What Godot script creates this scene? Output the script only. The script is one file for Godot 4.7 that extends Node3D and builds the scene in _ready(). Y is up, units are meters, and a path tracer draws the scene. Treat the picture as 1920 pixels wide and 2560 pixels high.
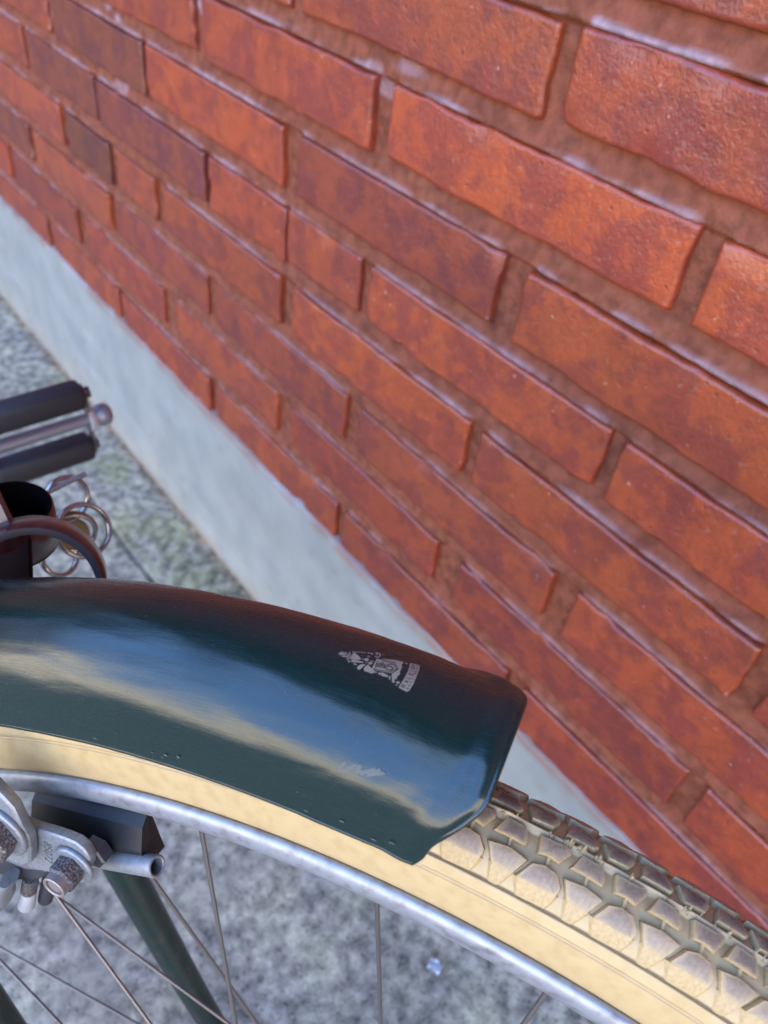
extends Node3D

# ------------------------------------------------------------------ constants
const UNIT := 1.07834          # fit units (brick course 66.7 mm) -> metres
const COURSE := 0.071925       # height of one brick course with its joint
const BRICK_H := 0.0532
const TOP0 := 0.89896          # top edge of course 0
const CAM := Vector3(0.0, 0.91691, 0.41099)
const WHEEL_C := Vector3(-0.027465, 0.351785, 0.347695)
const E1 := Vector3(0.8906005, 0.0, -0.45478649)       # forward in the wheel's plane
const E2 := Vector3(-0.0679868, 0.98876298, -0.13313738) # up in the wheel's plane
const EN := Vector3(0.44967605, 0.14949169, 0.8805928)   # the wheel's axle, towards the street
const RT := 0.3365             # tyre: radius of the casing's centre line
const WT := 0.0176             # tyre: casing radius
const MG_R := 0.35834          # mudguard: centre line of its section
const MG_W := 0.0293
const MG_D := Vector3(-0.00242, 0.00384, 0.0)

var names := {}
var M := {}
var rngs := RandomNumberGenerator.new()
var root_bike: Node3D
var wheel_xf: Transform3D

func _ready() -> void:
	rngs.seed = 7
	# ---- camera
	var cam := Camera3D.new()
	cam.name = "camera"
	add_child(cam)
	cam.transform = Transform3D(Basis(Vector3(0.6195344, 0.1072889, -0.7776029), Vector3(-0.5822448, 0.7272, -0.3635534), Vector3(0.5264676, 0.6779891, 0.5129939)), CAM)
	cam.near = 0.01
	cam.far = 400.0
	var at := CameraAttributesPhysical.new()
	at.frustum_focal_length = 18.47
	at.exposure_aperture = 9.0
	at.frustum_focus_distance = 0.262
	at.auto_exposure_enabled = false
	at.frustum_near = 0.01
	at.frustum_far = 400.0
	cam.attributes = at
	cam.fov = 66.03
	cam.current = true
	# ---- sky, sun, exposure
	var env := Environment.new()
	env.background_mode = Environment.BG_SKY
	var sky := Sky.new()
	var sm := PanoramaSkyMaterial.new()
	sm.panorama = sky_picture()
	sm.energy_multiplier = 4.6
	sky.sky_material = sm
	env.sky = sky
	env.tonemap_mode = Environment.TONE_MAPPER_LINEAR
	env.tonemap_exposure = 1.85
	env.sdfgi_enabled = true
	env.ssao_enabled = true
	env.ssil_enabled = true
	var we := WorldEnvironment.new()
	we.name = "environment"
	we.environment = env
	add_child(we)
	var sun := DirectionalLight3D.new()
	sun.name = "sun"
	sun.light_color = Color(1.0, 0.95, 0.87)
	sun.light_energy = 1.2
	sun.light_angular_distance = 0.5
	sun.shadow_enabled = true
	add_child(sun)
	sun.rotation = Vector3(deg_to_rad(-44.0), deg_to_rad(180.0 + 18.0), 0.0)   # low behind the wall: everything here is in its shade

	wheel_xf = Transform3D(Basis(E1, E2, EN), WHEEL_C)
	make_materials()
	make_ground()
	make_wall()
	make_bicycle()
	make_leather()
	make_rings()
	make_litter()

# blue sky above a bank of bright cloud, thin veils higher up
func sky_picture() -> ImageTexture:
	var w := 768
	var h := 384
	var n := noise(201, 1.0, 5)
	var im := Image.create(w, h, false, Image.FORMAT_RGB8)
	for y in h:
		var el := 90.0 - 180.0 * (y + 0.5) / h
		for x in w:
			var az := TAU * (x + 0.5) / w
			var d := Vector3(cos(az) * cos(deg_to_rad(el)), sin(deg_to_rad(el)), sin(az) * cos(deg_to_rad(el)))
			var n1 := n.get_noise_3d(d.x * 1.6, d.y * 4.0, d.z * 1.6)
			var n2 := n.get_noise_3d(d.x * 3.0 + 9.0, d.y * 8.0, d.z * 3.0)
			var c := Color(0.45, 0.63, 0.93).lerp(Color(0.34, 0.53, 0.87), smooth(30.0, 80.0, el))
			var bank := smooth(24.0, 13.0, el + n1 * 7.0 + n2 * 3.0)
			var veil := 0.30 * smooth(-0.1, 0.5, n1 + 0.3 * n2) + 0.80 * smooth(50.0, 78.0, el)
			c = c.lerp(Color(0.84, 0.81, 0.75), clampf(veil, 0, 0.85))
			c = c.lerp(Color(1.0, 0.94, 0.84), bank)
			if el < 0.0:
				c = Color(0.42, 0.41, 0.40)
			im.set_pixel(x, y, c)
	return ImageTexture.create_from_image(im)

# ------------------------------------------------------------------ helpers
func numbered(called: String) -> String:
	if not names.has(called):
		names[called] = 0
		return called
	names[called] += 1
	return "%s_%03d" % [called, names[called]]

func tag(o: Node, label: String, category: String, group := "") -> void:
	o.set_meta("label", label)
	o.set_meta("category", category)
	if group != "":
		o.set_meta("group", group)

func thing(called: String, label: String, category: String, where := Vector3.ZERO, group := "") -> Node3D:
	var o := Node3D.new()
	o.name = numbered(called)
	add_child(o, true)
	o.position = where
	tag(o, label, category, group)
	return o

func part(called: String, mesh: Mesh, mat: Material, parent: Node, xf := Transform3D.IDENTITY) -> MeshInstance3D:
	var o := MeshInstance3D.new()
	o.name = called
	o.mesh = mesh
	if mat:
		o.material_override = mat
	o.transform = xf
	parent.add_child(o, true)
	return o

func lin(r: float, g: float, b: float) -> Color:
	return Color(r, g, b).linear_to_srgb()

func new_st() -> SurfaceTool:
	var st := SurfaceTool.new()
	st.begin(Mesh.PRIMITIVE_TRIANGLES)
	st.set_smooth_group(0)
	return st

func done(st: SurfaceTool) -> ArrayMesh:
	st.generate_normals()
	return st.commit()

func tri(st: SurfaceTool, a: Vector3, b: Vector3, c: Vector3) -> void:   # counter-clockwise seen from outside
	st.add_vertex(a)
	st.add_vertex(c)
	st.add_vertex(b)

func tric(st: SurfaceTool, a: Vector3, b: Vector3, c: Vector3, ca: Color, cb: Color, cc: Color) -> void:
	st.set_color(ca)
	st.add_vertex(a)
	st.set_color(cc)
	st.add_vertex(c)
	st.set_color(cb)
	st.add_vertex(b)

func quad(st: SurfaceTool, a: Vector3, b: Vector3, c: Vector3, d: Vector3) -> void:
	tri(st, a, b, c)
	tri(st, a, c, d)

# a sheet of nu x nv points (index i + j * nu); its front looks along du x dv
func grid(P: PackedVector3Array, nu: int, nv: int, C := PackedColorArray(), UV := PackedVector2Array(), wrap := false, flip := false) -> ArrayMesh:
	var N := PackedVector3Array()
	N.resize(P.size())
	var I := PackedInt32Array()
	I.resize((nu - 1) * (nv - 1) * 6)
	var k := 0
	for j in nv - 1:
		for i in nu - 1:
			var a := i + j * nu
			var b := a + 1
			var c := a + nu + 1
			var d := a + nu
			var n := (P[c] - P[a]).cross(P[d] - P[b])
			if flip:
				n = -n
			N[a] += n
			N[b] += n
			N[c] += n
			N[d] += n
			if flip:
				I[k] = a; I[k + 1] = b; I[k + 2] = c; I[k + 3] = a; I[k + 4] = c; I[k + 5] = d
			else:
				I[k] = a; I[k + 1] = c; I[k + 2] = b; I[k + 3] = a; I[k + 4] = d; I[k + 5] = c
			k += 6
	if wrap:
		for j in nv:
			var s := N[j * nu] + N[j * nu + nu - 1]
			N[j * nu] = s
			N[j * nu + nu - 1] = s
	for i in N.size():
		N[i] = N[i].normalized() if N[i].length_squared() > 1e-30 else Vector3.UP
	var arr := []
	arr.resize(Mesh.ARRAY_MAX)
	arr[Mesh.ARRAY_VERTEX] = P
	arr[Mesh.ARRAY_NORMAL] = N
	if C.size():
		arr[Mesh.ARRAY_COLOR] = C
	if UV.size():
		arr[Mesh.ARRAY_TEX_UV] = UV
	arr[Mesh.ARRAY_INDEX] = I
	var m := ArrayMesh.new()
	m.add_surface_from_arrays(Mesh.PRIMITIVE_TRIANGLES, arr)
	return m

# round bar through points
func tube(st: SurfaceTool, pts: Array, radii: Array, sides := 12, caps := true, squash := 1.0, squash_axis := Vector3.ZERO) -> void:
	var rings := []
	var prev := Vector3.ZERO
	for i in pts.size():
		var p: Vector3 = pts[i]
		var d: Vector3 = (pts[min(i + 1, pts.size() - 1)] - pts[max(i - 1, 0)]).normalized()
		var x := prev - d * prev.dot(d)
		if squash_axis != Vector3.ZERO:
			x = squash_axis - d * squash_axis.dot(d)
		if x.length() < 1e-4:
			x = Vector3.UP.cross(d)
			if x.length() < 1e-3:
				x = Vector3.RIGHT.cross(d)
		x = x.normalized()
		prev = x
		var y := d.cross(x)
		var r: float = radii[min(i, radii.size() - 1)]
		var ring := []
		for s in sides:
			var t := TAU * s / sides
			ring.append(p + x * cos(t) * r * squash + y * sin(t) * r)
		rings.append(ring)
	st.set_smooth_group(0)
	for i in rings.size() - 1:
		for s in sides:
			var s2 := (s + 1) % sides
			quad(st, rings[i][s], rings[i][s2], rings[i + 1][s2], rings[i + 1][s])
	if caps:
		st.set_smooth_group(-1)
		for s in sides:
			var s2 := (s + 1) % sides
			tri(st, pts[0], rings[0][s2], rings[0][s])
			tri(st, pts[-1], rings[-1][s], rings[-1][s2])
		st.set_smooth_group(0)

# hollow pipe with a visible wall
func pipe(st: SurfaceTool, a: Vector3, b: Vector3, r: float, wall: float, sides := 20, x_axis := Vector3.ZERO) -> void:
	var d := (b - a).normalized()
	var x := x_axis if x_axis != Vector3.ZERO else Vector3.UP.cross(d)
	x = (x - d * x.dot(d)).normalized()
	var y := d.cross(x)
	for s in sides:
		var t0 := TAU * s / sides
		var t1 := TAU * (s + 1) / sides
		var u := x * cos(t0) + y * sin(t0)
		var v := x * cos(t1) + y * sin(t1)
		var ri := r - wall
		var e := wall * 0.3
		st.set_smooth_group(1)
		quad(st, a + u * r, a + v * r, b - d * e + v * r, b - d * e + u * r)
		quad(st, a + v * ri, a + u * ri, b - d * e + u * ri, b - d * e + v * ri)
		st.set_smooth_group(2)
		quad(st, b - d * e + u * r, b - d * e + v * r, b + v * (r - e), b + u * (r - e))
		quad(st, b + u * (r - e), b + v * (r - e), b + v * (ri + e), b + u * (ri + e))
		quad(st, b + u * (ri + e), b + v * (ri + e), b - d * e + v * ri, b - d * e + u * ri)
		st.set_smooth_group(3)
		quad(st, a + v * r, a + u * r, a + u * ri, a + v * ri)
	st.set_smooth_group(0)

# box with chamfered edges, centred
func bevel_box(st: SurfaceTool, size: Vector3, bev: float, xf := Transform3D.IDENTITY) -> void:
	var h := size * 0.5
	var b := bev
	st.set_smooth_group(-1)
	for ax in 3:
		for sg in [-1.0, 1.0]:
			var u := (ax + 1) % 3
			var v := (ax + 2) % 3
			var pts := []
			for q in [[-1, -1], [1, -1], [1, 1], [-1, 1]]:
				var p := Vector3.ZERO
				p[ax] = sg * h[ax]
				p[u] = q[0] * (h[u] - b)
				p[v] = q[1] * (h[v] - b)
				pts.append(xf * p)
			if sg > 0:
				quad(st, pts[0], pts[1], pts[2], pts[3])
			else:
				quad(st, pts[3], pts[2], pts[1], pts[0])
	for ax in 3:
		var u := (ax + 1) % 3
		var v := (ax + 2) % 3
		for su in [-1.0, 1.0]:
			for sv in [-1.0, 1.0]:
				var p := []
				for k in [[-1, 0], [1, 0], [1, 1], [-1, 1]]:
					var c := Vector3.ZERO
					c[ax] = k[0] * (h[ax] - b)
					c[u] = su * (h[u] if k[1] == 0 else h[u] - b)
					c[v] = sv * (h[v] - b if k[1] == 0 else h[v])
					p.append(xf * c)
				if su * sv > 0:
					quad(st, p[3], p[2], p[1], p[0])
				else:
					quad(st, p[0], p[1], p[2], p[3])
	for sx in [-1.0, 1.0]:
		for sy in [-1.0, 1.0]:
			for sz in [-1.0, 1.0]:
				var a := xf * Vector3(sx * h.x, sy * (h.y - b), sz * (h.z - b))
				var c := xf * Vector3(sx * (h.x - b), sy * h.y, sz * (h.z - b))
				var d := xf * Vector3(sx * (h.x - b), sy * (h.y - b), sz * h.z)
				if sx * sy * sz > 0:
					tri(st, a, c, d)
				else:
					tri(st, a, d, c)
	st.set_smooth_group(0)

# flat plate: outline (x, y) pushed from z0 to z1, front edge chamfered
func plate(st: SurfaceTool, outline: PackedVector2Array, z0: float, z1: float, bev: float) -> void:
	var n := outline.size()
	var area := 0.0
	for i in n:
		area += outline[i].cross(outline[(i + 1) % n])
	if area < 0:
		outline.reverse()
	var inner := PackedVector2Array()
	for i in n:
		var a := (outline[i] - outline[(i + n - 1) % n]).normalized()
		var b := (outline[(i + 1) % n] - outline[i]).normalized()
		var m := (a + b).normalized()
		inner.append(outline[i] + Vector2(-m.y, m.x) * bev)
	st.set_smooth_group(-1)
	var t := Geometry2D.triangulate_polygon(inner)
	for i in range(0, t.size(), 3):
		var p := [inner[t[i]], inner[t[i + 1]], inner[t[i + 2]]]
		if (p[1] - p[0]).cross(p[2] - p[0]) < 0:
			p.reverse()
		tri(st, v3(p[0], z1), v3(p[1], z1), v3(p[2], z1))
		tri(st, v3(p[0], z0), v3(p[2], z0), v3(p[1], z0))
	for i in n:
		var j := (i + 1) % n
		st.set_smooth_group(4)
		quad(st, v3(inner[i], z0), v3(inner[j], z0), v3(outline[j], z0 + bev), v3(outline[i], z0 + bev))
		quad(st, v3(outline[i], z0 + bev), v3(outline[j], z0 + bev), v3(outline[j], z1 - bev), v3(outline[i], z1 - bev))
		st.set_smooth_group(5)
		quad(st, v3(outline[i], z1 - bev), v3(outline[j], z1 - bev), v3(inner[j], z1), v3(inner[i], z1))
	st.set_smooth_group(0)

func v3(p: Vector2, z: float) -> Vector3:
	return Vector3(p.x, p.y, z)

func torus(st: SurfaceTool, c: Vector3, axis: Vector3, R: float, r: float, n := 40, m := 8, squash := 1.0) -> void:
	var z := axis.normalized()
	var x := z.cross(Vector3.UP)
	if x.length() < 0.1:
		x = z.cross(Vector3.RIGHT)
	x = x.normalized()
	var y := z.cross(x)
	st.set_smooth_group(0)
	for i in n:
		for j in m:
			var q := []
			for k in [[0, 0], [1, 0], [1, 1], [0, 1]]:
				var t: float = TAU * (i + k[0]) / n
				var s: float = TAU * (j + k[1]) / m
				q.append(c + (x * cos(t) + y * sin(t)) * (R + r * cos(s)) + z * r * squash * sin(s))
			quad(st, q[0], q[1], q[2], q[3])

func smooth(a: float, b: float, x: float) -> float:
	var t := clampf((x - a) / (b - a), 0.0, 1.0)
	return t * t * (3.0 - 2.0 * t)

# ------------------------------------------------------------------ textures
func noise(seed_: int, freq: float, oct := 4, kind := FastNoiseLite.TYPE_SIMPLEX_SMOOTH) -> FastNoiseLite:
	var n := FastNoiseLite.new()
	n.seed = seed_
	n.noise_type = kind
	n.frequency = freq
	n.fractal_type = FastNoiseLite.FRACTAL_FBM if oct > 1 else FastNoiseLite.FRACTAL_NONE
	n.fractal_octaves = oct
	return n

func layer(n: FastNoiseLite, size: int) -> PackedByteArray:
	var im := n.get_seamless_image(size, size)
	im.convert(Image.FORMAT_L8)
	return im.get_data()

func ramp_texture(n: FastNoiseLite, size: int, stops: Array, colors: Array) -> NoiseTexture2D:
	var t := NoiseTexture2D.new()
	t.width = size
	t.height = size
	t.seamless = true
	t.noise = n
	var g := Gradient.new()
	g.offsets = PackedFloat32Array(stops)
	g.colors = PackedColorArray(colors)
	t.color_ramp = g
	return t

func bump_texture(n: FastNoiseLite, size: int) -> NoiseTexture2D:
	var t := NoiseTexture2D.new()
	t.width = size
	t.height = size
	t.seamless = true
	t.noise = n
	return t

func image_texture(size: int, rgb: PackedByteArray) -> ImageTexture:
	return ImageTexture.create_from_image(Image.create_from_data(size, size, false, Image.FORMAT_RGB8, rgb))

func grey_texture(size: int, l: PackedByteArray) -> ImageTexture:
	return ImageTexture.create_from_image(Image.create_from_data(size, size, false, Image.FORMAT_L8, l))

func std(albedo: Color, rough: float, metal := 0.0) -> StandardMaterial3D:
	var m := StandardMaterial3D.new()
	m.albedo_color = albedo
	m.roughness = rough
	m.metallic = metal
	return m

func tripl(m: StandardMaterial3D, scale: float, world := false) -> void:
	m.uv1_triplanar = true
	m.uv1_world_triplanar = world
	m.uv1_scale = Vector3(scale, scale, scale)

func relief(m: StandardMaterial3D, t: Texture2D, cm: float) -> void:
	m.heightmap_enabled = true
	m.heightmap_texture = t
	m.heightmap_scale = cm

func make_materials() -> void:
	make_brick_material()
	make_ground_material()
	# mortar: colour comes with the vertices, the texture breaks it up
	var mo := std(Color.WHITE, 0.62)
	mo.vertex_color_use_as_albedo = true
	mo.albedo_texture = ramp_texture(noise(21, 0.02, 6), 1024, [0.25, 0.5, 0.75], [Color(0.80, 0.79, 0.78), Color(0.92, 0.91, 0.90), Color(1, 1, 1)])
	tripl(mo, 3.1, true)
	relief(mo, bump_texture(noise(22, 0.12, 4, FastNoiseLite.TYPE_PERLIN), 1024), 0.07)
	mo.roughness = 0.8
	mo.metallic_specular = 0.3
	M.mortar = mo
	# painted plinth
	var pl := std(Color.WHITE, 0.55)
	pl.vertex_color_use_as_albedo = true
	pl.albedo_texture = ramp_texture(noise(31, 0.008, 5), 1024, [0.2, 0.5, 0.8], [Color(0.93, 0.935, 0.94), Color(0.97, 0.97, 0.97), Color(1, 1, 1)])
	tripl(pl, 1.3, true)
	relief(pl, bump_texture(noise(32, 0.03, 4), 512), 0.012)
	M.plinth = pl
	# mudguard paint: dark green gloss, fine scratches along it
	var gp := std(lin(0.0035, 0.015, 0.013), 0.29)
	gp.metallic_specular = 0.45
	gp.clearcoat_enabled = true
	gp.clearcoat = 0.22
	gp.clearcoat_roughness = 0.24
	gp.roughness_texture = ramp_texture(noise(41, 0.02, 4), 512, [0.3, 0.7], [Color(0.85, 0.85, 0.85), Color(1, 1, 1)])
	gp.uv1_scale = Vector3(3, 26, 1)
	relief(gp, bump_texture(noise(42, 0.03, 5), 512), 0.0020)
	M.guard = gp
	M.added_eaves = std(lin(0.05, 0.045, 0.04), 0.7)
	var fp := std(Color.WHITE, 0.36)
	fp.albedo_texture = ramp_texture(noise(43, 0.03, 4), 512, [0.0, 0.66, 0.74, 1.0], [lin(0.005, 0.016, 0.013), lin(0.006, 0.019, 0.015), lin(0.04, 0.024, 0.018), lin(0.05, 0.03, 0.022)])
	fp.uv1_scale = Vector3(1, 1, 1)
	tripl(fp, 9.0)
	M.frame = fp
	# cream rubber
	var ty := std(Color.WHITE, 0.5)
	ty.vertex_color_use_as_albedo = true
	ty.albedo_texture = ramp_texture(noise(51, 0.012, 5), 1024, [0.2, 0.45, 0.7], [Color(0.95, 0.935, 0.91), Color(0.985, 0.98, 0.975), Color(1, 1, 1)])
	tripl(ty, 9.0)
	relief(ty, bump_texture(noise(52, 0.05, 3), 512), 0.006)
	M.tyre = ty
	var tr := std(Color.WHITE, 0.6)
	tr.metallic_specular = 0.25
	tr.vertex_color_use_as_albedo = true
	tr.albedo_texture = ramp_texture(noise(53, 0.03, 5), 512, [0.25, 0.5, 0.7], [Color(0.92, 0.91, 0.895), Color(0.97, 0.965, 0.96), Color(1, 1, 1)])
	tripl(tr, 40.0)
	relief(tr, bump_texture(noise(54, 0.09, 3), 512), 0.012)
	M.tread = tr
	var sh: StandardMaterial3D = tr.duplicate()
	sh.roughness = 0.38
	sh.metallic_specular = 0.4
	M.shoulder = sh
	# metals
	var rim := std(Color.WHITE, 0.52, 0.55)
	rim.vertex_color_use_as_albedo = true
	rim.albedo_texture = ramp_texture(noise(61, 0.02, 6), 1024, [0.2, 0.42, 0.6], [lin(0.237, 0.226, 0.222), lin(0.299, 0.303, 0.314), lin(0.319, 0.329, 0.345)])
	rim.roughness_texture = ramp_texture(noise(63, 0.015, 5), 512, [0.2, 0.8], [Color(0.75, 0.75, 0.75), Color(1, 1, 1)])
	tripl(rim, 8.0)
	relief(rim, bump_texture(noise(62, 0.06, 4), 512), 0.003)
	M.rim = rim
	M.steel = std(lin(0.330, 0.330, 0.343), 0.35, 0.85)
	var zinc := std(Color.WHITE, 0.48, 0.55)
	zinc.albedo_texture = ramp_texture(noise(64, 0.02, 5), 512, [0.2, 0.45, 0.7], [lin(0.213, 0.213, 0.216), lin(0.258, 0.267, 0.275), lin(0.281, 0.292, 0.303)])
	tripl(zinc, 40.0)
	relief(zinc, bump_texture(noise(65, 0.05, 4), 512), 0.004)
	M.zinc = zinc
	var rust := std(Color.WHITE, 0.55, 0.35)
	rust.albedo_texture = ramp_texture(noise(66, 0.03, 5), 512, [0.25, 0.5, 0.75], [lin(0.033, 0.023, 0.021), lin(0.092, 0.073, 0.069), lin(0.238, 0.224, 0.228)])
	tripl(rust, 60.0)
	relief(rust, bump_texture(noise(67, 0.05, 4), 512), 0.012)
	M.rust = rust
	var cop := std(lin(0.277, 0.238, 0.221), 0.45, 0.6)
	M.copper = cop
	M.dark_metal = std(lin(0.066, 0.063, 0.073), 0.42, 0.6)
	M.alu = std(lin(0.55, 0.56, 0.58), 0.3, 0.35)
	M.spindle = std(lin(0.24, 0.225, 0.26), 0.4, 0.5)
	M.spoke = std(lin(0.198, 0.178, 0.165), 0.42, 0.8)
	M.chrome = std(lin(0.528, 0.535, 0.548), 0.22, 1.0)
	M.brass = std(lin(0.20, 0.145, 0.085), 0.38, 0.8)
	M.steel_ring = std(lin(0.34, 0.325, 0.315), 0.26, 0.9)
	M.hole = std(lin(0.003, 0.003, 0.003), 0.9)
	var rb := std(lin(0.008, 0.008, 0.008), 0.5)
	tripl(rb, 50.0)
	relief(rb, bump_texture(noise(71, 0.06, 4), 512), 0.012)
	M.rubber = rb
	var pr := std(lin(0.015, 0.013, 0.017), 0.55)
	tripl(pr, 40.0)
	relief(pr, bump_texture(noise(72, 0.08, 1, FastNoiseLite.TYPE_CELLULAR), 512), 0.03)
	M.pedal_rubber = pr
	var le := std(Color.WHITE, 0.30)
	le.albedo_texture = ramp_texture(noise(73, 0.015, 5), 512, [0.2, 0.5, 0.8], [lin(0.023, 0.005, 0.006), lin(0.056, 0.012, 0.011), lin(0.086, 0.021, 0.017)])
	le.clearcoat_enabled = true
	le.clearcoat = 0.4
	le.clearcoat_roughness = 0.3
	tripl(le, 14.0)
	relief(le, bump_texture(noise(74, 0.05, 4), 512), 0.012)
	M.leather = le
	M.leather_raw = std(lin(0.036, 0.024, 0.020), 0.8)
	M.leather_dark = std(lin(0.004, 0.003, 0.003), 0.9)
	M.gold = std(lin(0.297, 0.271, 0.205), 0.5, 0.25)
	M.leather_dark.metallic_specular = 0.1
	M.leather_inner = std(lin(0.018, 0.007, 0.006), 0.6)
	M.leather_inner.metallic_specular = 0.2
	M.chip = std(lin(0.085, 0.095, 0.082), 0.75)
	M.ink = std(lin(0.059, 0.063, 0.066), 0.7)
	var pa := std(lin(0.495, 0.508, 0.528), 0.7)
	M.paper = pa
	M.cyan = std(lin(0.132, 0.343, 0.297), 0.6)

func make_brick_material() -> void:
	var S := 1024
	var a := layer(noise(1, 0.006, 4), S)
	var b := layer(noise(2, 0.022, 5), S)
	var c := layer(noise(3, 0.10, 5, FastNoiseLite.TYPE_PERLIN), S)
	var d := layer(noise(4, 0.035, 1, FastNoiseLite.TYPE_CELLULAR), S)
	var e := layer(noise(5, 0.05, 3), S)
	var w := layer(noise(6, 0.33, 3, FastNoiseLite.TYPE_VALUE), S)
	var rgb := PackedByteArray()
	rgb.resize(S * S * 3)
	var h := PackedByteArray()
	h.resize(S * S)
	var lut := PackedByteArray()
	lut.resize(1024)
	for i in 1024:
		lut[i] = int(clampf(pow(i / 1023.0, 1.0 / 2.2), 0, 1) * 255.0)
	for i in S * S:
		var t := smoothstep(0.36, 0.62, a[i] / 255.0 * 0.65 + b[i] / 255.0 * 0.35)
		var f := c[i] / 255.0
		var g := b[i] / 255.0
		var r0 := lerpf(0.46, 0.63, t)
		var g0 := lerpf(0.066, 0.104, t)
		var b0 := lerpf(0.029, 0.020, t)
		var k := 0.42 + 0.17 * f + 0.14 * (g - 0.5) + 0.14 * (w[i] / 255.0 - 0.5)
		r0 *= k
		g0 *= k
		b0 *= k
		var sp := smoothstep(0.76, 0.86, e[i] / 255.0) * 0.4
		r0 = lerpf(r0, 0.33, sp)
		g0 = lerpf(g0, 0.16, sp)
		b0 = lerpf(b0, 0.115, sp)
		var pit := smoothstep(0.12, 0.05, d[i] / 255.0) * smoothstep(0.62, 0.8, g)
		var dk := 1.0 - 0.5 * pit
		rgb[i * 3] = lut[int(clampf(r0 * dk, 0, 1) * 1023)]
		rgb[i * 3 + 1] = lut[int(clampf(g0 * dk, 0, 1) * 1023)]
		rgb[i * 3 + 2] = lut[int(clampf(b0 * dk, 0, 1) * 1023)]
		h[i] = int(clampf(0.20 + 0.10 * g + 0.38 * f + 0.32 * w[i] / 255.0 - 0.45 * pit, 0, 1) * 255)
	# pale lime specks
	var dr := RandomNumberGenerator.new()
	dr.seed = 3
	for q in 150:
		var cx := dr.randi() % S
		var cy := dr.randi() % S
		var rad := dr.randf_range(1.6, 5.2) * (0.6 if q > 40 else 1.0)
		for yy in range(-6, 7):
			for xx in range(-6, 7):
				var ds := Vector2(xx, yy * dr.randf_range(0.9, 1.3)).length() / rad
				if ds < 1.0:
					var at := posmod(cx + xx, S) + posmod(cy + yy, S) * S
					var kk := smooth(1.0, 0.5, ds) * 0.8
					rgb[at * 3] = int(lerpf(rgb[at * 3], 182.0, kk))
					rgb[at * 3 + 1] = int(lerpf(rgb[at * 3 + 1], 134.0, kk))
					rgb[at * 3 + 2] = int(lerpf(rgb[at * 3 + 2], 119.0, kk))
					h[at] = int(lerpf(h[at], 235.0, kk))
	var m := std(Color.WHITE, 0.44)
	m.albedo_texture = image_texture(S, rgb)
	m.vertex_color_use_as_albedo = true
	tripl(m, 2.3, true)
	relief(m, grey_texture(S, h), 0.10)
	m.metallic_specular = 0.6
	M.brick = m

func make_ground_material() -> void:
	var S := 2048
	var a := layer(noise(11, 0.004, 4), S)
	var b := layer(noise(12, 0.017, 4), S)
	var c := layer(noise(13, 0.09, 2), S)
	var d := layer(noise(14, 0.040, 1, FastNoiseLite.TYPE_CELLULAR), S)
	var rgb := PackedByteArray()
	rgb.resize(S * S * 3)
	var h := PackedByteArray()
	h.resize(S * S)
	for i in S * S:
		var f := c[i] / 255.0
		var g := b[i] / 255.0
		var st := smoothstep(0.30, 0.10, d[i] / 255.0)
		var v := 0.46 + 0.46 * (g - 0.5) * 1.45 + 0.25 * (f - 0.5) + 0.22 * (a[i] / 255.0 - 0.5)
		v += st * (0.09 if f > 0.54 else -0.17)
		v = clampf(v, 0.12, 0.80)
		var w := a[i] / 255.0 - 0.5
		rgb[i * 3] = int(clampf(sqrt(v * 1.06) * 0.86, 0, 1) * 255)
		rgb[i * 3 + 1] = int(clampf(sqrt(v * (0.92 + 0.03 * w)) * 0.86, 0, 1) * 255)
		rgb[i * 3 + 2] = int(clampf(sqrt(v * (0.70 - 0.10 * w)) * 0.86, 0, 1) * 255)
		h[i] = int(clampf(0.35 + 0.5 * (g - 0.5) + 0.2 * f + 0.25 * st, 0, 1) * 255)
	var m := std(Color.WHITE, 0.85)
	m.vertex_color_use_as_albedo = true
	m.albedo_texture = image_texture(S, rgb)
	tripl(m, 1.35, true)
	relief(m, grey_texture(S, h), 0.07)
	M.ground = m
	var rd := std(Color.WHITE, 0.9)
	rd.albedo_texture = ramp_texture(noise(15, 0.06, 3), 512, [0.2, 0.8], [lin(0.035, 0.035, 0.037), lin(0.075, 0.073, 0.072)])
	tripl(rd, 1.0, true)
	M.road = rd

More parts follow.
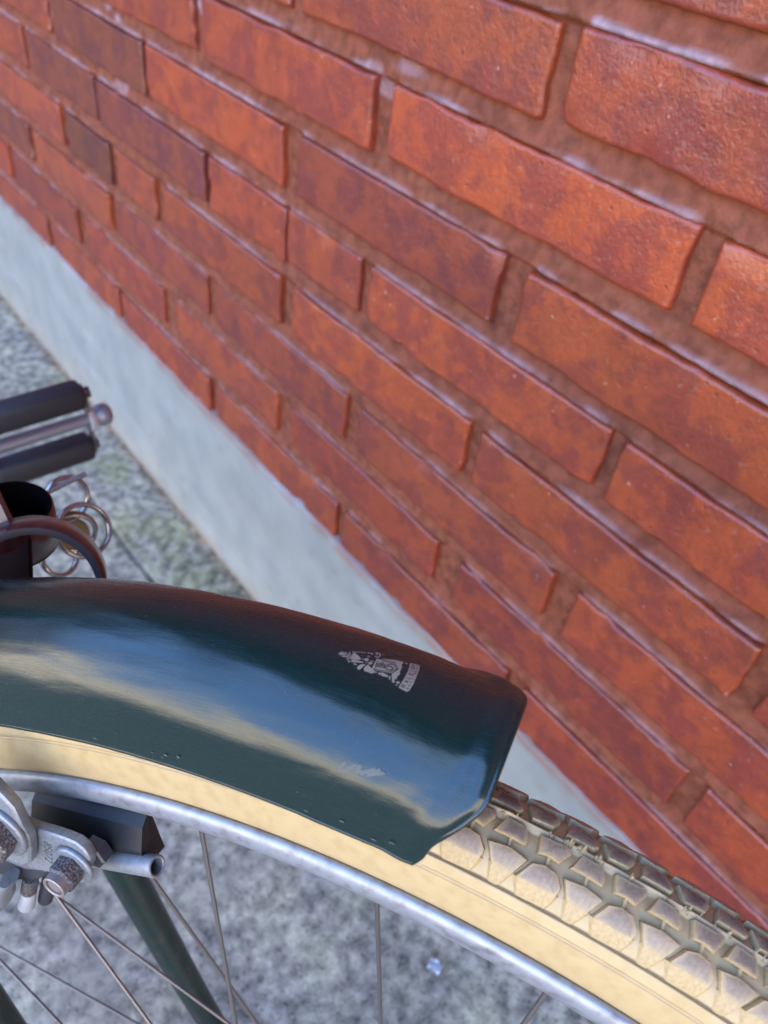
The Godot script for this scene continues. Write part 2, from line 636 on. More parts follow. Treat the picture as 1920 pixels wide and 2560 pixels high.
# ------------------------------------------------------------------ the setting
func make_ground() -> void:
	var xs := PackedFloat32Array()
	var zs := PackedFloat32Array()
	for v in [-40.0, -20.0, -10.0, -6.0, -4.0, -3.0, -2.4]:
		xs.append(v)
	var x := -2.2
	while x < 0.8:
		xs.append(x)
		x += 0.012
	for v in [1.2, 2.0, 4.0, 8.0, 20.0, 40.0]:
		xs.append(v)
	var z := -0.03
	while z < 0.100:
		zs.append(z)
		z += 0.010
	for v in [0.103, 0.1065, 0.109, 0.112, 0.115, 0.1185, 0.122]:
		zs.append(v)
	z = 0.134
	while z < 0.80:
		zs.append(z)
		z += 0.014
	for v in [0.9, 1.1, 1.4, 1.8, 2.2, 2.58, 2.6]:
		zs.append(v)
	var nz := noise(81, 1.0, 4)
	var P := PackedVector3Array()
	var C := PackedColorArray()
	var spots := [[-0.86, 0.045, 0.07], [-0.76, 0.05, 0.10], [-0.70, 0.045, 0.07], [-1.30, 0.03, 0.09], [-0.62, 0.17, 0.08], [-0.9, 0.10, 0.06], [-1.05, 0.05, 0.06]]
	for q in zs:
		for p in xs:
			var y := nz.get_noise_2d(p * 5.0, q * 5.0) * 0.004 + nz.get_noise_2d(p * 40.0, q * 40.0) * 0.0010
			var groove := smooth(0.0045, 0.0015, absf(q - 0.1115 - 0.0022 * nz.get_noise_2d(p * 9.0, 3.0)))
			groove *= smooth(-1.25, -1.05, p) * smooth(-0.42, -0.58, p)
			y -= groove * 0.004
			if q > 2.0 or p < -2.3 or p > 0.9:
				y = 0.0
			P.append(Vector3(p, y, q))
			var c := Color(1, 1, 1)
			# lichen and moss near the wall
			var mo := 0.0
			for s in spots:
				var dd: float = Vector2(p - s[0], (q - s[1]) * 1.3).length() / s[2]
				mo = maxf(mo, smooth(1.0, 0.2, dd + 0.9 * nz.get_noise_2d(p * 34.0 + 7.0, q * 34.0)))
			mo = maxf(mo, 0.18 * smooth(0.15, 0.5, nz.get_noise_2d(p * 11.0 + 40.0, q * 11.0)))
			c = c.lerp(Color(0.62, 0.68, 0.40), mo * 0.7)
			# rusty dirt line at the foot of the plinth
			c = c.lerp(Color(0.62, 0.45, 0.30), smooth(0.022, 0.004, q + 0.012 * nz.get_noise_2d(p * 30.0, 90.0)) * 0.8)
			c = c.lerp(Color(0.32, 0.31, 0.31), groove * 0.6)
			# darker patches by noise, away from the wall
			var dk := smooth(-0.2, 0.5, nz.get_noise_2d(p * 4.0 + 11.0, q * 4.0 + 5.0))
			var k := lerpf(1.0, 0.74, dk * smooth(0.03, 0.2, q))
			c = Color(c.r * k, c.g * k, c.b * k * 0.97)
			C.append(c)
	var g := part("pavement", grid(P, xs.size(), zs.size(), C, PackedVector2Array(), false, true), M.ground, self)
	g.set_meta("kind", "structure")
	# kerb and carriageway, out of the picture but seen in the shiny mudguard
	var st := new_st()
	bevel_box(st, Vector3(80, 0.30, 0.14), 0.015, Transform3D(Basis(), Vector3(0, -0.148, 2.67)))
	var k2 := part("kerb", done(st), M.ground, self)
	k2.set_meta("kind", "structure")
	st = new_st()
	quad(st, Vector3(-150, -0.125, 2.66), Vector3(-150, -0.125, 160), Vector3(150, -0.125, 160), Vector3(150, -0.125, 2.66))
	quad(st, Vector3(-150, -0.125, -160), Vector3(-150, -0.125, 2.66), Vector3(150, -0.125, 2.66), Vector3(150, -0.125, -160))
	var r := part("road", done(st), M.road, self)
	r.set_meta("kind", "structure")

var wall_noise: FastNoiseLite

func brick_mesh(w: float, h: float, centre: Vector2, seed_: int, tone: Color, dark: float) -> ArrayMesh:
	var bev := 0.0024
	var ins := [0.0, 0.0, 0.0007, 0.0024]
	var dep := [0.030, 0.0030, 0.0008, 0.0]
	var us := []
	var vs := []
	for k in 4:
		us.append([-w / 2 + ins[k], -dep[k]])
		vs.append([-h / 2 + ins[k], -dep[k]])
	var nu := maxi(4, int(w / 0.0085))
	var nv := 8
	for i in range(1, nu):
		us.append([-w / 2 + bev + 0.0012 + (w - 2 * bev - 0.0024) * (i - 1) / (nu - 2.0), 0.0])
	for i in range(1, nv):
		vs.append([-h / 2 + bev + 0.0012 + (h - 2 * bev - 0.0024) * (i - 1) / (nv - 2.0), 0.0])
	for k in range(3, -1, -1):
		us.append([w / 2 - ins[k], -dep[k]])
		vs.append([h / 2 - ins[k], -dep[k]])
	var P := PackedVector3Array()
	var C := PackedColorArray()
	var so := seed_ * 13.7
	var tilt := wall_noise.get_noise_2d(so, 5.0) * 0.03
	var skew := wall_noise.get_noise_2d(so, 9.0) * 0.02
	for v in vs:
		for u in us:
			var z: float = maxf(u[1] + v[1], -0.030)
			var x: float = u[0]
			var y: float = v[0]
			var gx := centre.x + x
			var gy := centre.y + y
			var edge := minf(minf(w / 2 - absf(x), h / 2 - absf(y)), 0.012)
			var n1 := wall_noise.get_noise_3d(gx * 26.0, gy * 26.0, so)
			var n2 := wall_noise.get_noise_3d(gx * 90.0, gy * 90.0, so + 50.0)
			if z > -0.02:
				z += n1 * 0.0007 + n2 * 0.0005 + x * tilt * 0.5
				var chip := smooth(0.25, 0.6, n1 + 0.5 * n2) * smooth(0.010, 0.0, edge)
				z -= chip * 0.0045
			x += wall_noise.get_noise_3d(gx * 5.0 + 20.0, gy * 34.0, so) * 0.0024 * smooth(w * 0.3, w * 0.5, absf(x)) * signf(x)
			y += (wall_noise.get_noise_3d(gx * 16.0, gy * 3.0 + 60.0, so) * 0.0020 + n2 * 0.0006) * smooth(h * 0.15, h * 0.5, absf(y)) + x * skew * 0.25
			P.append(Vector3(x, y, z))
			var m := smooth(-0.05, 0.45, wall_noise.get_noise_3d(gx * 11.0 + 3.0, gy * 14.0, so * 0.3 + 7.0)) * dark
			var c := tone.lerp(Color(tone.r * 0.68, tone.g * 0.60, tone.b * 0.95), m)
			var l := 1.0 + 0.18 * n1 + 0.10 * n2
			C.append(Color(minf(c.r * l, 1.5), minf(c.g * l, 1.5), minf(c.b * l, 1.5)))
	return grid(P, us.size(), vs.size(), C)

func make_wall() -> void:
	wall_noise = noise(91, 1.0, 3)
	var wall := thing("brick_wall", "red brick wall with rough stretcher bond and pale painted plinth at its foot", "wall", Vector3(-0.6, 0, 0))
	var off := Transform3D(Basis(), -wall.position)
	# measured ends of the bricks in view, in fit millimetres; the rest continues the bond
	var rows := {
		1: [[-830, -573], [-555, -316], [-298, -58], [-40, 200]],
		2: [[-960, -722], [-703, -464], [-442, -197], [-179, 60]],
		3: [[-1320, -1080], [-1062, -833], [-822, -576], [-551, -318], [-293, -55], [-36, 202]],
		4: [[-1430, -1190], [-1170, -972], [-956, -713], [-702, -570], [-565, -462], [-446, -203], [-188, 50]],
		5: [[-1330, -1091], [-1075, -948], [-927, -831], [-806, -576], [-553, -315], [-299, -60], [-42, 195]],
		6: [[-1470, -1234], [-1210, -965], [-949, -721], [-702, -464], [-440, -203], [-179, 57]],
		7: [[-1590, -1352], [-1331, -1091], [-1057, -835], [-798, -579], [-552, -321], [-288, -53], [-36, 200]],
		8: [[-1210, -975], [-962, -725], [-707, -463], [-448, -212], [-190, 48]],
	}
	var tones := {"6:-1210": 1, "5:-1330": 1, "3:-822": 2, "2:-442": 2, "4:-188": 2, "7:-1331": 3, "6:-949": 3, "4:-1170": 4, "4:-956": 4, "3:-1062": 4, "5:-1075": 5, "6:-1470": 4, "3:-293": 2, "2:-179": 2, "5:-553": 2, "5:-299": 0}
	var palette := [Color(0.86, 0.82, 0.80), Color(0.90, 1.0, 1.0), Color(0.96, 0.86, 0.72), Color(0.66, 0.66, 0.86), Color(0.56, 0.64, 0.96), Color(0.42, 0.54, 0.74)]
	var r := RandomNumberGenerator.new()
	r.seed = 12
	var spans := {}
	for row in range(-4, 9):
		var list: Array = rows.get(row, [])
		if list.is_empty():
			var x0 := -316.0 if posmod(row, 2) == 1 else -190.0
			list = [[x0 - 239, x0]]
		list = list.duplicate()
		while list[0][0] > -2150:
			var e: float = list[0][0] - r.randf_range(15, 25)
			list.push_front([e - r.randf_range(233, 241), e])
		while list[-1][1] < 560:
			var e: float = list[-1][1] + r.randf_range(15, 25)
			list.append([e, e + r.randf_range(233, 241)])
		spans[row] = list
		for b in list:
			var u0: float = b[0] * UNIT / 1000.0 - 0.0012
			var u1: float = b[1] * UNIT / 1000.0 + 0.0012
			var top := TOP0 + 0.0010 - row * COURSE + r.randf_range(-0.0012, 0.0012)
			var hh := BRICK_H + r.randf_range(-0.0015, 0.0015)
			var ctr := Vector2((u0 + u1) / 2, top - hh / 2)
			var pick: int = tones.get("%d:%d" % [row, int(b[0])], -1)
			var sd := r.randi() % 900
			var rnd := r.randf()
			var tone: Color
			if pick >= 0:
				tone = palette[pick]
			else:
				tone = palette[0].lerp(palette[3], smooth(0.55, 1.0, rnd)) if rnd > 0.3 else palette[2].lerp(palette[0], rnd / 0.3)
			var jit := r.randf_range(0.90, 1.08) * (1.0 if row < 5 else 0.94)  # random tone; lower courses darkened to imitate weaker light near the ground
			tone = Color(tone.r * jit, tone.g * jit * r.randf_range(0.92, 1.08), tone.b * jit)
			part("brick", brick_mesh(u1 - u0, hh, ctr, sd, tone, r.randf_range(0.05, 0.4)), M.brick, wall, off * Transform3D(Basis(), Vector3(ctr.x, ctr.y, r.randf_range(-0.0012, 0.0014))))
	# mortar bed between them
	var P := PackedVector3Array()
	var C := PackedColorArray()
	var x0 := -2.45
	var nx := 560
	var y0 := 0.262
	var ny := 470
	var y1 := TOP0 + 4 * COURSE + 0.012
	var inside := {}
	for row in spans:
		var on := PackedFloat32Array()
		on.resize(nx)
		for i in nx:
			var x := x0 + 3.1 * i / (nx - 1)
			var best := -1.0
			for b in spans[row]:
				best = maxf(best, minf(x - b[0] * UNIT / 1000.0, b[1] * UNIT / 1000.0 - x))
			on[i] = smooth(0.0, 0.006, best)
		inside[row] = on
	for j in ny:
		var y := y0 + (y1 - y0) * j / (ny - 1)
		var below: PackedFloat32Array = inside.get(int(ceil((TOP0 + 0.0010 - y) / COURSE)), inside[8])
		for i in nx:
			var x := x0 + 3.1 * i / (nx - 1)
			var n1 := wall_noise.get_noise_3d(x * 22.0, y * 40.0, 300.0)
			var n2 := wall_noise.get_noise_3d(x * 80.0, y * 80.0, 320.0)
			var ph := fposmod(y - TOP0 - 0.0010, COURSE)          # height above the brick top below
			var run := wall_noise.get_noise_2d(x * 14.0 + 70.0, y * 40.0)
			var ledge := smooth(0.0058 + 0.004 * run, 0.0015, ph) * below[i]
			P.append(Vector3(x, y, -0.0036 - 0.0034 * smooth(0.004, 0.021, ph) + n1 * 0.0009 + n2 * 0.0005 + 0.0022 * ledge))
			var c := Color(0.220, 0.070, 0.036)
			c = c.lerp(Color(0.180, 0.056, 0.033), smooth(0.0, 0.5, n1))
			c = c.lerp(Color(0.230, 0.088, 0.052), smooth(0.15, 0.6, n2 + 0.6 * wall_noise.get_noise_2d(x * 6.0, y * 6.0)) * 0.5)
			# sky sheen painted pale on the ledges, with old limewash patches up left
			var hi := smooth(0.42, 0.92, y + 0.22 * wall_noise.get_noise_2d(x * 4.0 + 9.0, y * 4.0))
			var ledge_sheen := ledge * smooth(-0.35, 0.35, run + 0.5 * wall_noise.get_noise_2d(x * 3.0, y * 12.0 + 9.0)) * (0.5 + 0.5 * hi)
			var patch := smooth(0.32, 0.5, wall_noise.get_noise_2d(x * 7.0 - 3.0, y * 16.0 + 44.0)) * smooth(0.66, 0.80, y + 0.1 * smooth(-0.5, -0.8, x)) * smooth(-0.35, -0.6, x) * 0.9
			c = c.lerp(Color(0.40, 0.31, 0.355), clampf(maxf(ledge_sheen, patch), 0, 1) * 0.9)
			C.append(c)
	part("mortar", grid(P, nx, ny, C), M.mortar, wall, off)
	# plinth: smooth painted render with an uneven upper lip
	P = PackedVector3Array()
	C = PackedColorArray()
	nx = 520
	for j in 34:
		for i in nx:
			var x := -4.0 + 6.0 * i / (nx - 1)
			var lip := 0.2748 + wall_noise.get_noise_2d(x * 4.0, 77.0) * 0.004 + wall_noise.get_noise_2d(x * 26.0, 71.0) * 0.003
			var y: float
			var z: float
			if j < 24:
				y = -0.02 + (lip + 0.014) * j / 23.0
				z = 0.0042
			else:
				var t := (j - 23) / 10.0 * PI / 2
				y = lip - 0.006 + 0.006 * sin(t)
				z = 0.0042 - 0.012 * (1 - cos(t))
			z += wall_noise.get_noise_2d(x * 3.0, y * 5.0) * 0.0022 + wall_noise.get_noise_2d(x * 20.0, y * 20.0 + 5.0) * 0.0006
			P.append(Vector3(x, y, z))
			var c := Color(0.252, 0.268, 0.244)
			var n := wall_noise.get_noise_2d(x * 6.0, y * 7.0 + 30.0)
			c = c.lerp(Color(0.215, 0.240, 0.240), smooth(0.0, 0.6, n) * 0.35)
			c = c.lerp(Color(0.312, 0.300, 0.246), smooth(0.10, 0.0, y + 0.03 * wall_noise.get_noise_2d(x * 8.0, 12.0)) * 0.7)  # bounce light off the ground painted as a cream tint low down
			c = c.lerp(Color(0.252, 0.150, 0.102), smooth(0.012, 0.0, y + 0.007 * wall_noise.get_noise_2d(x * 40.0, 15.0)) * 0.6)
			c = c.lerp(Color(0.240, 0.120, 0.084), smooth(lip - 0.016, lip - 0.001, y + 0.012 * wall_noise.get_noise_2d(x * 18.0, y * 20.0)) * 0.75)
			c = c.lerp(Color(0.16, 0.15, 0.13), smooth(0.42, 0.62, wall_noise.get_noise_2d(x * 55.0, y * 55.0 + 9.0)) * 0.35)
			c = c.lerp(Color(0.34, 0.35, 0.33), smooth(0.3, 0.6, wall_noise.get_noise_2d(x * 2.2 + 4.0, y * 16.0)) * 0.4)
			C.append(c)
	part("plinth", grid(P, nx, 34, C), M.plinth, wall, off)
	# wall core and the brickwork too far up or aside to be picked apart here
	var st := new_st()
	bevel_box(st, Vector3(14.0, 3.52, 0.25), 0.01, Transform3D(Basis(), Vector3(1.5, 1.74, -0.139)))
	bevel_box(st, Vector3(0.25, 3.52, 7.5), 0.01, Transform3D(Basis(), Vector3(-5.6, 1.74, 3.45)))  # unseen side wing, added to darken the mudguard reflection
	part("wall_core_and_added_wing", done(st), core_mat(), wall, off)
	st = new_st()
	bevel_box(st, Vector3(15.0, 0.05, 1.60), 0.01, Transform3D(Basis(), Vector3(1.5, 3.53, 0.50)))  # overhang added out of view to cut sky light and darken the reflection
	bevel_box(st, Vector3(15.0, 0.20, 0.03), 0.008, Transform3D(Basis(), Vector3(1.5, 3.52, 1.317)))
	part("added_eaves", done(st), M.added_eaves, wall, off)
	st = new_st()
	for row in range(-36, 9):
		var inner_row := row >= -4
		var bx := -5.42 + (0.128 if posmod(row, 2) == 1 else 0.0)
		var ty := TOP0 - row * COURSE
		while bx < 8.2:
			var w := 0.257
			var outside: bool = bx + w < spans[row][0][0] * UNIT / 1000.0 - 0.005 or bx > spans[row][-1][1] * UNIT / 1000.0 + 0.005 if inner_row else true
			if outside:
				var t := r.randf_range(0.65, 0.9)
				st.set_color(Color(t, t * r.randf_range(0.9, 1.05), t * r.randf_range(0.95, 1.15)))
				bevel_box(st, Vector3(w, BRICK_H, 0.03), 0.003, Transform3D(Basis(), Vector3(bx + w / 2, ty - BRICK_H / 2, -0.0155)))
			bx += 0.277
	var up := part("brickwork", done(st), M.brick, wall, off)
	up.set_meta("kind", "stuff")

func core_mat() -> StandardMaterial3D:
	var m := std(lin(0.25, 0.115, 0.07), 0.8)
	return m

# ------------------------------------------------------------------ the bicycle
func wpart(called: String, mesh: Mesh, mat: Material, parent: Node3D = null) -> MeshInstance3D:
	# a part given in the wheel's own axes
	if parent == null:
		return part(called, mesh, mat, root_bike, root_bike.transform.affine_inverse() * wheel_xf)
	return part(called, mesh, mat, parent)

func bpart(called: String, mesh: Mesh, mat: Material) -> MeshInstance3D:
	return part(called, mesh, mat, root_bike, root_bike.transform.affine_inverse())

func make_bicycle() -> void:
	root_bike = thing("bicycle", "old dark green bicycle with cream tyre and steel rod brake leaning by the wall", "bicycle", Vector3(WHEEL_C.x, 0, WHEEL_C.z - 0.05))
	make_tyre()
	make_rim()
	make_mudguard()
	make_fork()
	make_brake()
	make_pedal()

func tp(th: float, ph: float, h: float) -> Vector3:
	var rr := RT + (WT + h) * cos(ph)
	return Vector3(rr * cos(th), rr * sin(th), (WT + h) * sin(ph))

const CREAM := Color(0.47, 0.335, 0.155)
const DUST := Color(0.40, 0.30, 0.185)
const WORN := Color(0.150, 0.097, 0.078)

func make_tyre() -> void:
	var prof := []           # angle round the section, extra height, colour
	var na := 280
	for j in na + 1:
		var ph := lerpf(-2.42, 2.42, float(j) / na)
		var s := absf(ph)
		var h := 0.0
		h += 0.0010 * smooth(0.085, 0.05, s)                      # centre rib
		h += 0.0007 * smooth(0.030, 0.012, s)
		h += 0.0011 * smooth(1.06, 1.10, s) * smooth(1.34, 1.30, s)   # step below the tread
		h -= 0.0005 * (smooth(0.03, 0.0, absf(s - 1.40)) + smooth(0.025, 0.0, absf(s - 1.46)))
		h += 0.0004 * smooth(1.48, 1.52, s)
		h *= 1.0
		var c := CREAM
		c = c.lerp(DUST, smooth(1.02, 0.75, s) * smooth(0.05, 0.1, s) * 0.22)
		c = c.lerp(Color(0.180, 0.114, 0.060), (smooth(0.026, 0.0, absf(s - 1.085)) * 0.8 + smooth(0.022, 0.0, absf(s - 1.375)) * 0.75 + smooth(0.02, 0.0, absf(s - 1.43)) * 0.7))
		prof.append([ph, h, c])
	var nt := 400
	var P := PackedVector3Array()
	var C := PackedColorArray()
	var nz := noise(101, 1.0, 3)
	for j in prof.size():
		for i in nt + 1:
			var th := -TAU * i / nt
			var p := tp(th, prof[j][0], prof[j][1])
			var sd := absf(prof[j][0])
			if sd > 1.45:
				var f := (sd - 1.45) / 0.97
				var rr := lerpf(0.33862, 0.3190, f)
				var aa := lerpf(0.01747, 0.0150, f) + 0.0011 * sin(f * PI)
				p = Vector3(rr * cos(th), rr * sin(th), aa * signf(prof[j][0]))
			var n := nz.get_noise_3d(p.x * 60.0, p.y * 60.0, p.z * 60.0)
			var c: Color = prof[j][2]
			if absf(prof[j][0]) < 0.06:
				var rag := smooth(0.1, 0.5, nz.get_noise_2d(i * 1.3, 40.0))
				p = tp(th, prof[j][0] + 0.02 * rag, prof[j][1] + 0.0011 * rag * smooth(0.05, 0.02, absf(prof[j][0])))
				c = c.lerp(DUST, 0.35 * smooth(-0.2, 0.4, n))
			var st := smooth(0.3, 0.7, n) * 0.12
			C.append(c.lerp(Color(0.330, 0.258, 0.162), st))
			P.append(p)
	var tyre := wpart("tyre", grid(P, nt + 1, prof.size(), C, PackedVector2Array(), true, true), M.tyre)
	# tread blocks
	var A := [[0.0075, 0.100], [-0.0080, 0.115], [-0.0125, 0.260], [-0.0115, 0.345], [0.0, 0.335], [0.0125, 0.325]]
	var B := [[0.0115, 0.110], [-0.0110, 0.105], [-0.0130, 0.170], [-0.0070, 0.350], [0.0010, 0.335], [0.0095, 0.345]]
	var SA := [[0.0155, 0.52], [-0.0015, 0.475], [-0.0170, 0.53], [-0.0100, 0.78], [0.0085, 0.77]]
	var SB := [[0.0110, 0.53], [0.0015, 0.475], [-0.0085, 0.52], [-0.0155, 0.66], [-0.0150, 0.80], [0.0190, 0.80]]
	var LA := [[0.0085, 0.77], [-0.0100, 0.78], [-0.0020, 1.08], [0.0040, 1.085]]
	var LB := [[0.0190, 0.80], [-0.0150, 0.80], [-0.0100, 1.06], [0.0130, 1.075]]
	var r := RandomNumberGenerator.new()
	r.seed = 5
	var pair := TAU / 98.0
	var meshes := {}
	for v in 4:
		for sgn in [1.0, -1.0]:
			meshes["A%d%d" % [v, int(sgn)]] = block(A, [], sgn, r)
			meshes["B%d%d" % [v, int(sgn)]] = block(B, [], sgn, r)
			meshes["S%d%d" % [v, int(sgn)]] = block(SA, LA, sgn, r)
			meshes["T%d%d" % [v, int(sgn)]] = block(SB, LB, sgn, r)
	var rest := new_st()
	for i in 98:
		for k in [["A", 1.5472, 1], ["B", 1.5145, 1], ["S", 1.5472, 1], ["T", 1.5145, 1], ["A", 1.5275, -1], ["B", 1.4950, -1], ["S", 1.5275, -1], ["T", 1.4950, -1]]:
			var th: float = wrapf(k[1] + pair * i, -PI, PI)
			var m: Mesh = meshes["%s%d%d" % [k[0], r.randi() % 4, k[2]]]
			var xf := Transform3D(Basis(Vector3(0, 0, 1), th + r.randf_range(-0.0006, 0.0006)), Vector3.ZERO)
			if th > 1.12 and th < 1.74:
				part("tread_block", m, M.tread if k[0] == "A" or k[0] == "B" else M.shoulder, tyre, xf)
			else:
				rest.append_from(m, 0, xf)
	var rm := part("tread", rest.commit(), M.tread, tyre)
	rm.set_meta("kind", "stuff")
	# moulding tabs between the inner and the shoulder blocks, hairline cracks
	var tabs := new_st()
	for i in 98:
		for k in [[1.5472, 1.0], [1.5150, 1.0], [1.5275, -1.0], [1.4955, -1.0]]:
			var th: float = k[0] + pair * i
			var a := 0.0011
			for q in [[0.33, 0.50]]:
				var p := []
				for w in [[-a, q[0], 0.0014], [a, q[0], 0.0014], [a, q[1], 0.0014], [-a, q[1], 0.0014], [-a * 1.6, q[0], -0.0002], [a * 1.6, q[0], -0.0002], [a * 1.6, q[1], -0.0002], [-a * 1.6, q[1], -0.0002]]:
					p.append(tp(th - w[0] * k[1], w[1] * k[1], w[2]))
				tabs.set_color(CREAM.lerp(DUST, 0.25))
				tabs.set_smooth_group(-1)
				quad(tabs, p[0], p[1], p[2], p[3])
				quad(tabs, p[1], p[5], p[6], p[2])
				quad(tabs, p[4], p[0], p[3], p[7])
	var tm := part("tread_ties", done(tabs), M.tread, tyre)
	tm.set_meta("kind", "stuff")
	# flash left by the mould along the centre rib
	var fl := new_st()
	for i in 190:
		var th := r.randf_range(1.1, 1.62)
		if r.randf() > 0.35:
			continue
		var l := r.randf_range(0.002, 0.006)
		var hh := r.randf_range(0.0006, 0.0022)
		fl.set_color(CREAM.lerp(DUST, r.randf_range(0.0, 0.5)))
		fl.set_smooth_group(-1)
		var o := r.randf_range(-0.03, 0.03)
		var p0 := tp(th, o, 0.0012)
		var p1 := tp(th + l, o + 0.01, 0.0012)
		var p2 := tp(th + l * r.randf_range(0.3, 0.7), o + r.randf_range(-0.05, 0.05), 0.0014 + hh)
		var p3 := tp(th + l * 0.5, o + 0.06, 0.0010)
		tri(fl, p0, p1, p2)
		tri(fl, p1, p3, p2)
		tri(fl, p3, p0, p2)
	var fm := part("mould_flash", done(fl), M.tread, tyre)
	fm.set_meta("kind", "stuff")

func block(top: Array, low: Array, sgn: float, r: RandomNumberGenerator) -> ArrayMesh:
	var st := new_st()
	var H := 0.0023
	var ct := Vector2.ZERO
	for p in top:
		ct += Vector2(p[0], p[1])
	ct /= top.size()
	var worn := WORN.lerp(DUST, r.randf_range(0.0, 0.3) if sgn < 0.0 else r.randf_range(0.15, 0.7))
	var shift := Vector2(r.randf_range(-0.003, 0.003), r.randf_range(-0.03, 0.02))
	var rim := CREAM.lerp(DUST, r.randf_range(0.2, 0.65))
	if low.size():
		worn = Color(0.37, 0.275, 0.17).lerp(WORN, r.randf_range(0.0, 0.5))
		rim = CREAM.lerp(DUST, r.randf_range(0.25, 0.5))
	var n := top.size()
	var put := func(p: Vector2, h: float) -> Vector3:
		return tp(p.x, p.y * sgn, h)
	var face := func(a: Vector3, b: Vector3, c: Vector3, ca: Color, cb: Color, cc: Color) -> void:
		# the polygons run clockwise in (angle, section angle) on the near side
		if sgn > 0:
			tric(st, a, c, b, ca, cc, cb)
		else:
			tric(st, a, b, c, ca, cb, cc)
	var O := []
	var E := []
	var I := []
	for i in n:
		var p := Vector2(top[i][0], top[i][1])
		var jit := Vector2(r.randf_range(-0.0005, 0.0005), r.randf_range(-0.01, 0.01))
		E.append(p.lerp(ct, -0.05 if low.is_empty() else 0.04) + jit)
		O.append(p.lerp(ct, -0.19 if low.is_empty() else -0.10) + jit)
		I.append(p.lerp(ct + shift, 0.34 + r.randf_range(-0.12, 0.14)) + jit)
	var high := func(p: Vector2) -> float:
		return H * (1.0 - 0.35 * smooth(0.55, 0.85, p.y)) if low.size() else H
	st.set_smooth_group(1)
	for i in n:
		var j := (i + 1) % n
		var wi := worn.lerp(DUST, r.randf_range(0.0, 0.35))
		face.call(put.call(ct + shift, high.call(ct) + 0.0002), put.call(I[i], high.call(I[i]) + 0.0001), put.call(I[j], high.call(I[j]) + 0.0001), worn, wi, wi)
		var a: Vector3 = put.call(I[i], high.call(I[i]) + 0.0001)
		var b: Vector3 = put.call(I[j], high.call(I[j]) + 0.0001)
		var c: Vector3 = put.call(E[j], high.call(E[j]) - 0.0001)
		var d: Vector3 = put.call(E[i], high.call(E[i]) - 0.0001)
		face.call(a, d, c, wi, rim, rim)
		face.call(a, c, b, wi, rim, wi)
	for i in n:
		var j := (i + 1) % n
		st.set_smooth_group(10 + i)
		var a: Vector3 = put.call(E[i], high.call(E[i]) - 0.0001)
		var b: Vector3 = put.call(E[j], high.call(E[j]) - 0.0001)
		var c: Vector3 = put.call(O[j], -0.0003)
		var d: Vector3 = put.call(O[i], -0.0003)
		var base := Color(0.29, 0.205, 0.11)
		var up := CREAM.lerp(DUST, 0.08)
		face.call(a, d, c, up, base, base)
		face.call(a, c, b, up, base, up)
	if low.size():
		# the buttress that runs down the sidewall
		var q := []
		for p in low:
			q.append(Vector2(p[0], p[1]))
		var h0 := H * 0.66
		var t0: Vector3 = put.call(q[0].lerp(ct, 0.06), h0)
		var t1: Vector3 = put.call(q[1].lerp(ct, 0.06), h0)
		var m0: Vector3 = put.call(q[0].lerp(q[3], 0.5), h0 * 0.62)
		var m1: Vector3 = put.call(q[1].lerp(q[2], 0.5), h0 * 0.62)
		var b0: Vector3 = put.call(q[3], 0.0003)
		var b1: Vector3 = put.call(q[2], 0.0003)
		var g := CREAM.lerp(DUST, r.randf_range(0.0, 0.25))
		st.set_smooth_group(30)
		face.call(t0, m1, t1, g, g, g)
		face.call(t0, m0, m1, g, g, g)
		face.call(m0, b1, m1, g, CREAM, g)
		face.call(m0, b0, b1, g, CREAM, CREAM)
		st.set_smooth_group(31)
		var w0: Vector3 = put.call(q[0] + Vector2(0.0030, 0.0), -0.0003)
		var w1: Vector3 = put.call(q[3] + Vector2(0.0030, 0.0), -0.0003)
		face.call(t0, w0, m0, CREAM, CREAM, CREAM)
		face.call(w0, w1, m0, CREAM, CREAM, CREAM)
		face.call(m0, w1, b0, CREAM, CREAM, CREAM)
		st.set_smooth_group(32)
		w0 = put.call(q[1] - Vector2(0.0030, 0.0), -0.0003)
		w1 = put.call(q[2] - Vector2(0.0030, 0.0), -0.0003)
		face.call(t1, m1, w0, CREAM, CREAM, g)
		face.call(w0, m1, w1, g, CREAM, g)
		face.call(m1, b1, w1, CREAM, CREAM, g)
	st.generate_normals()
	return st.commit()

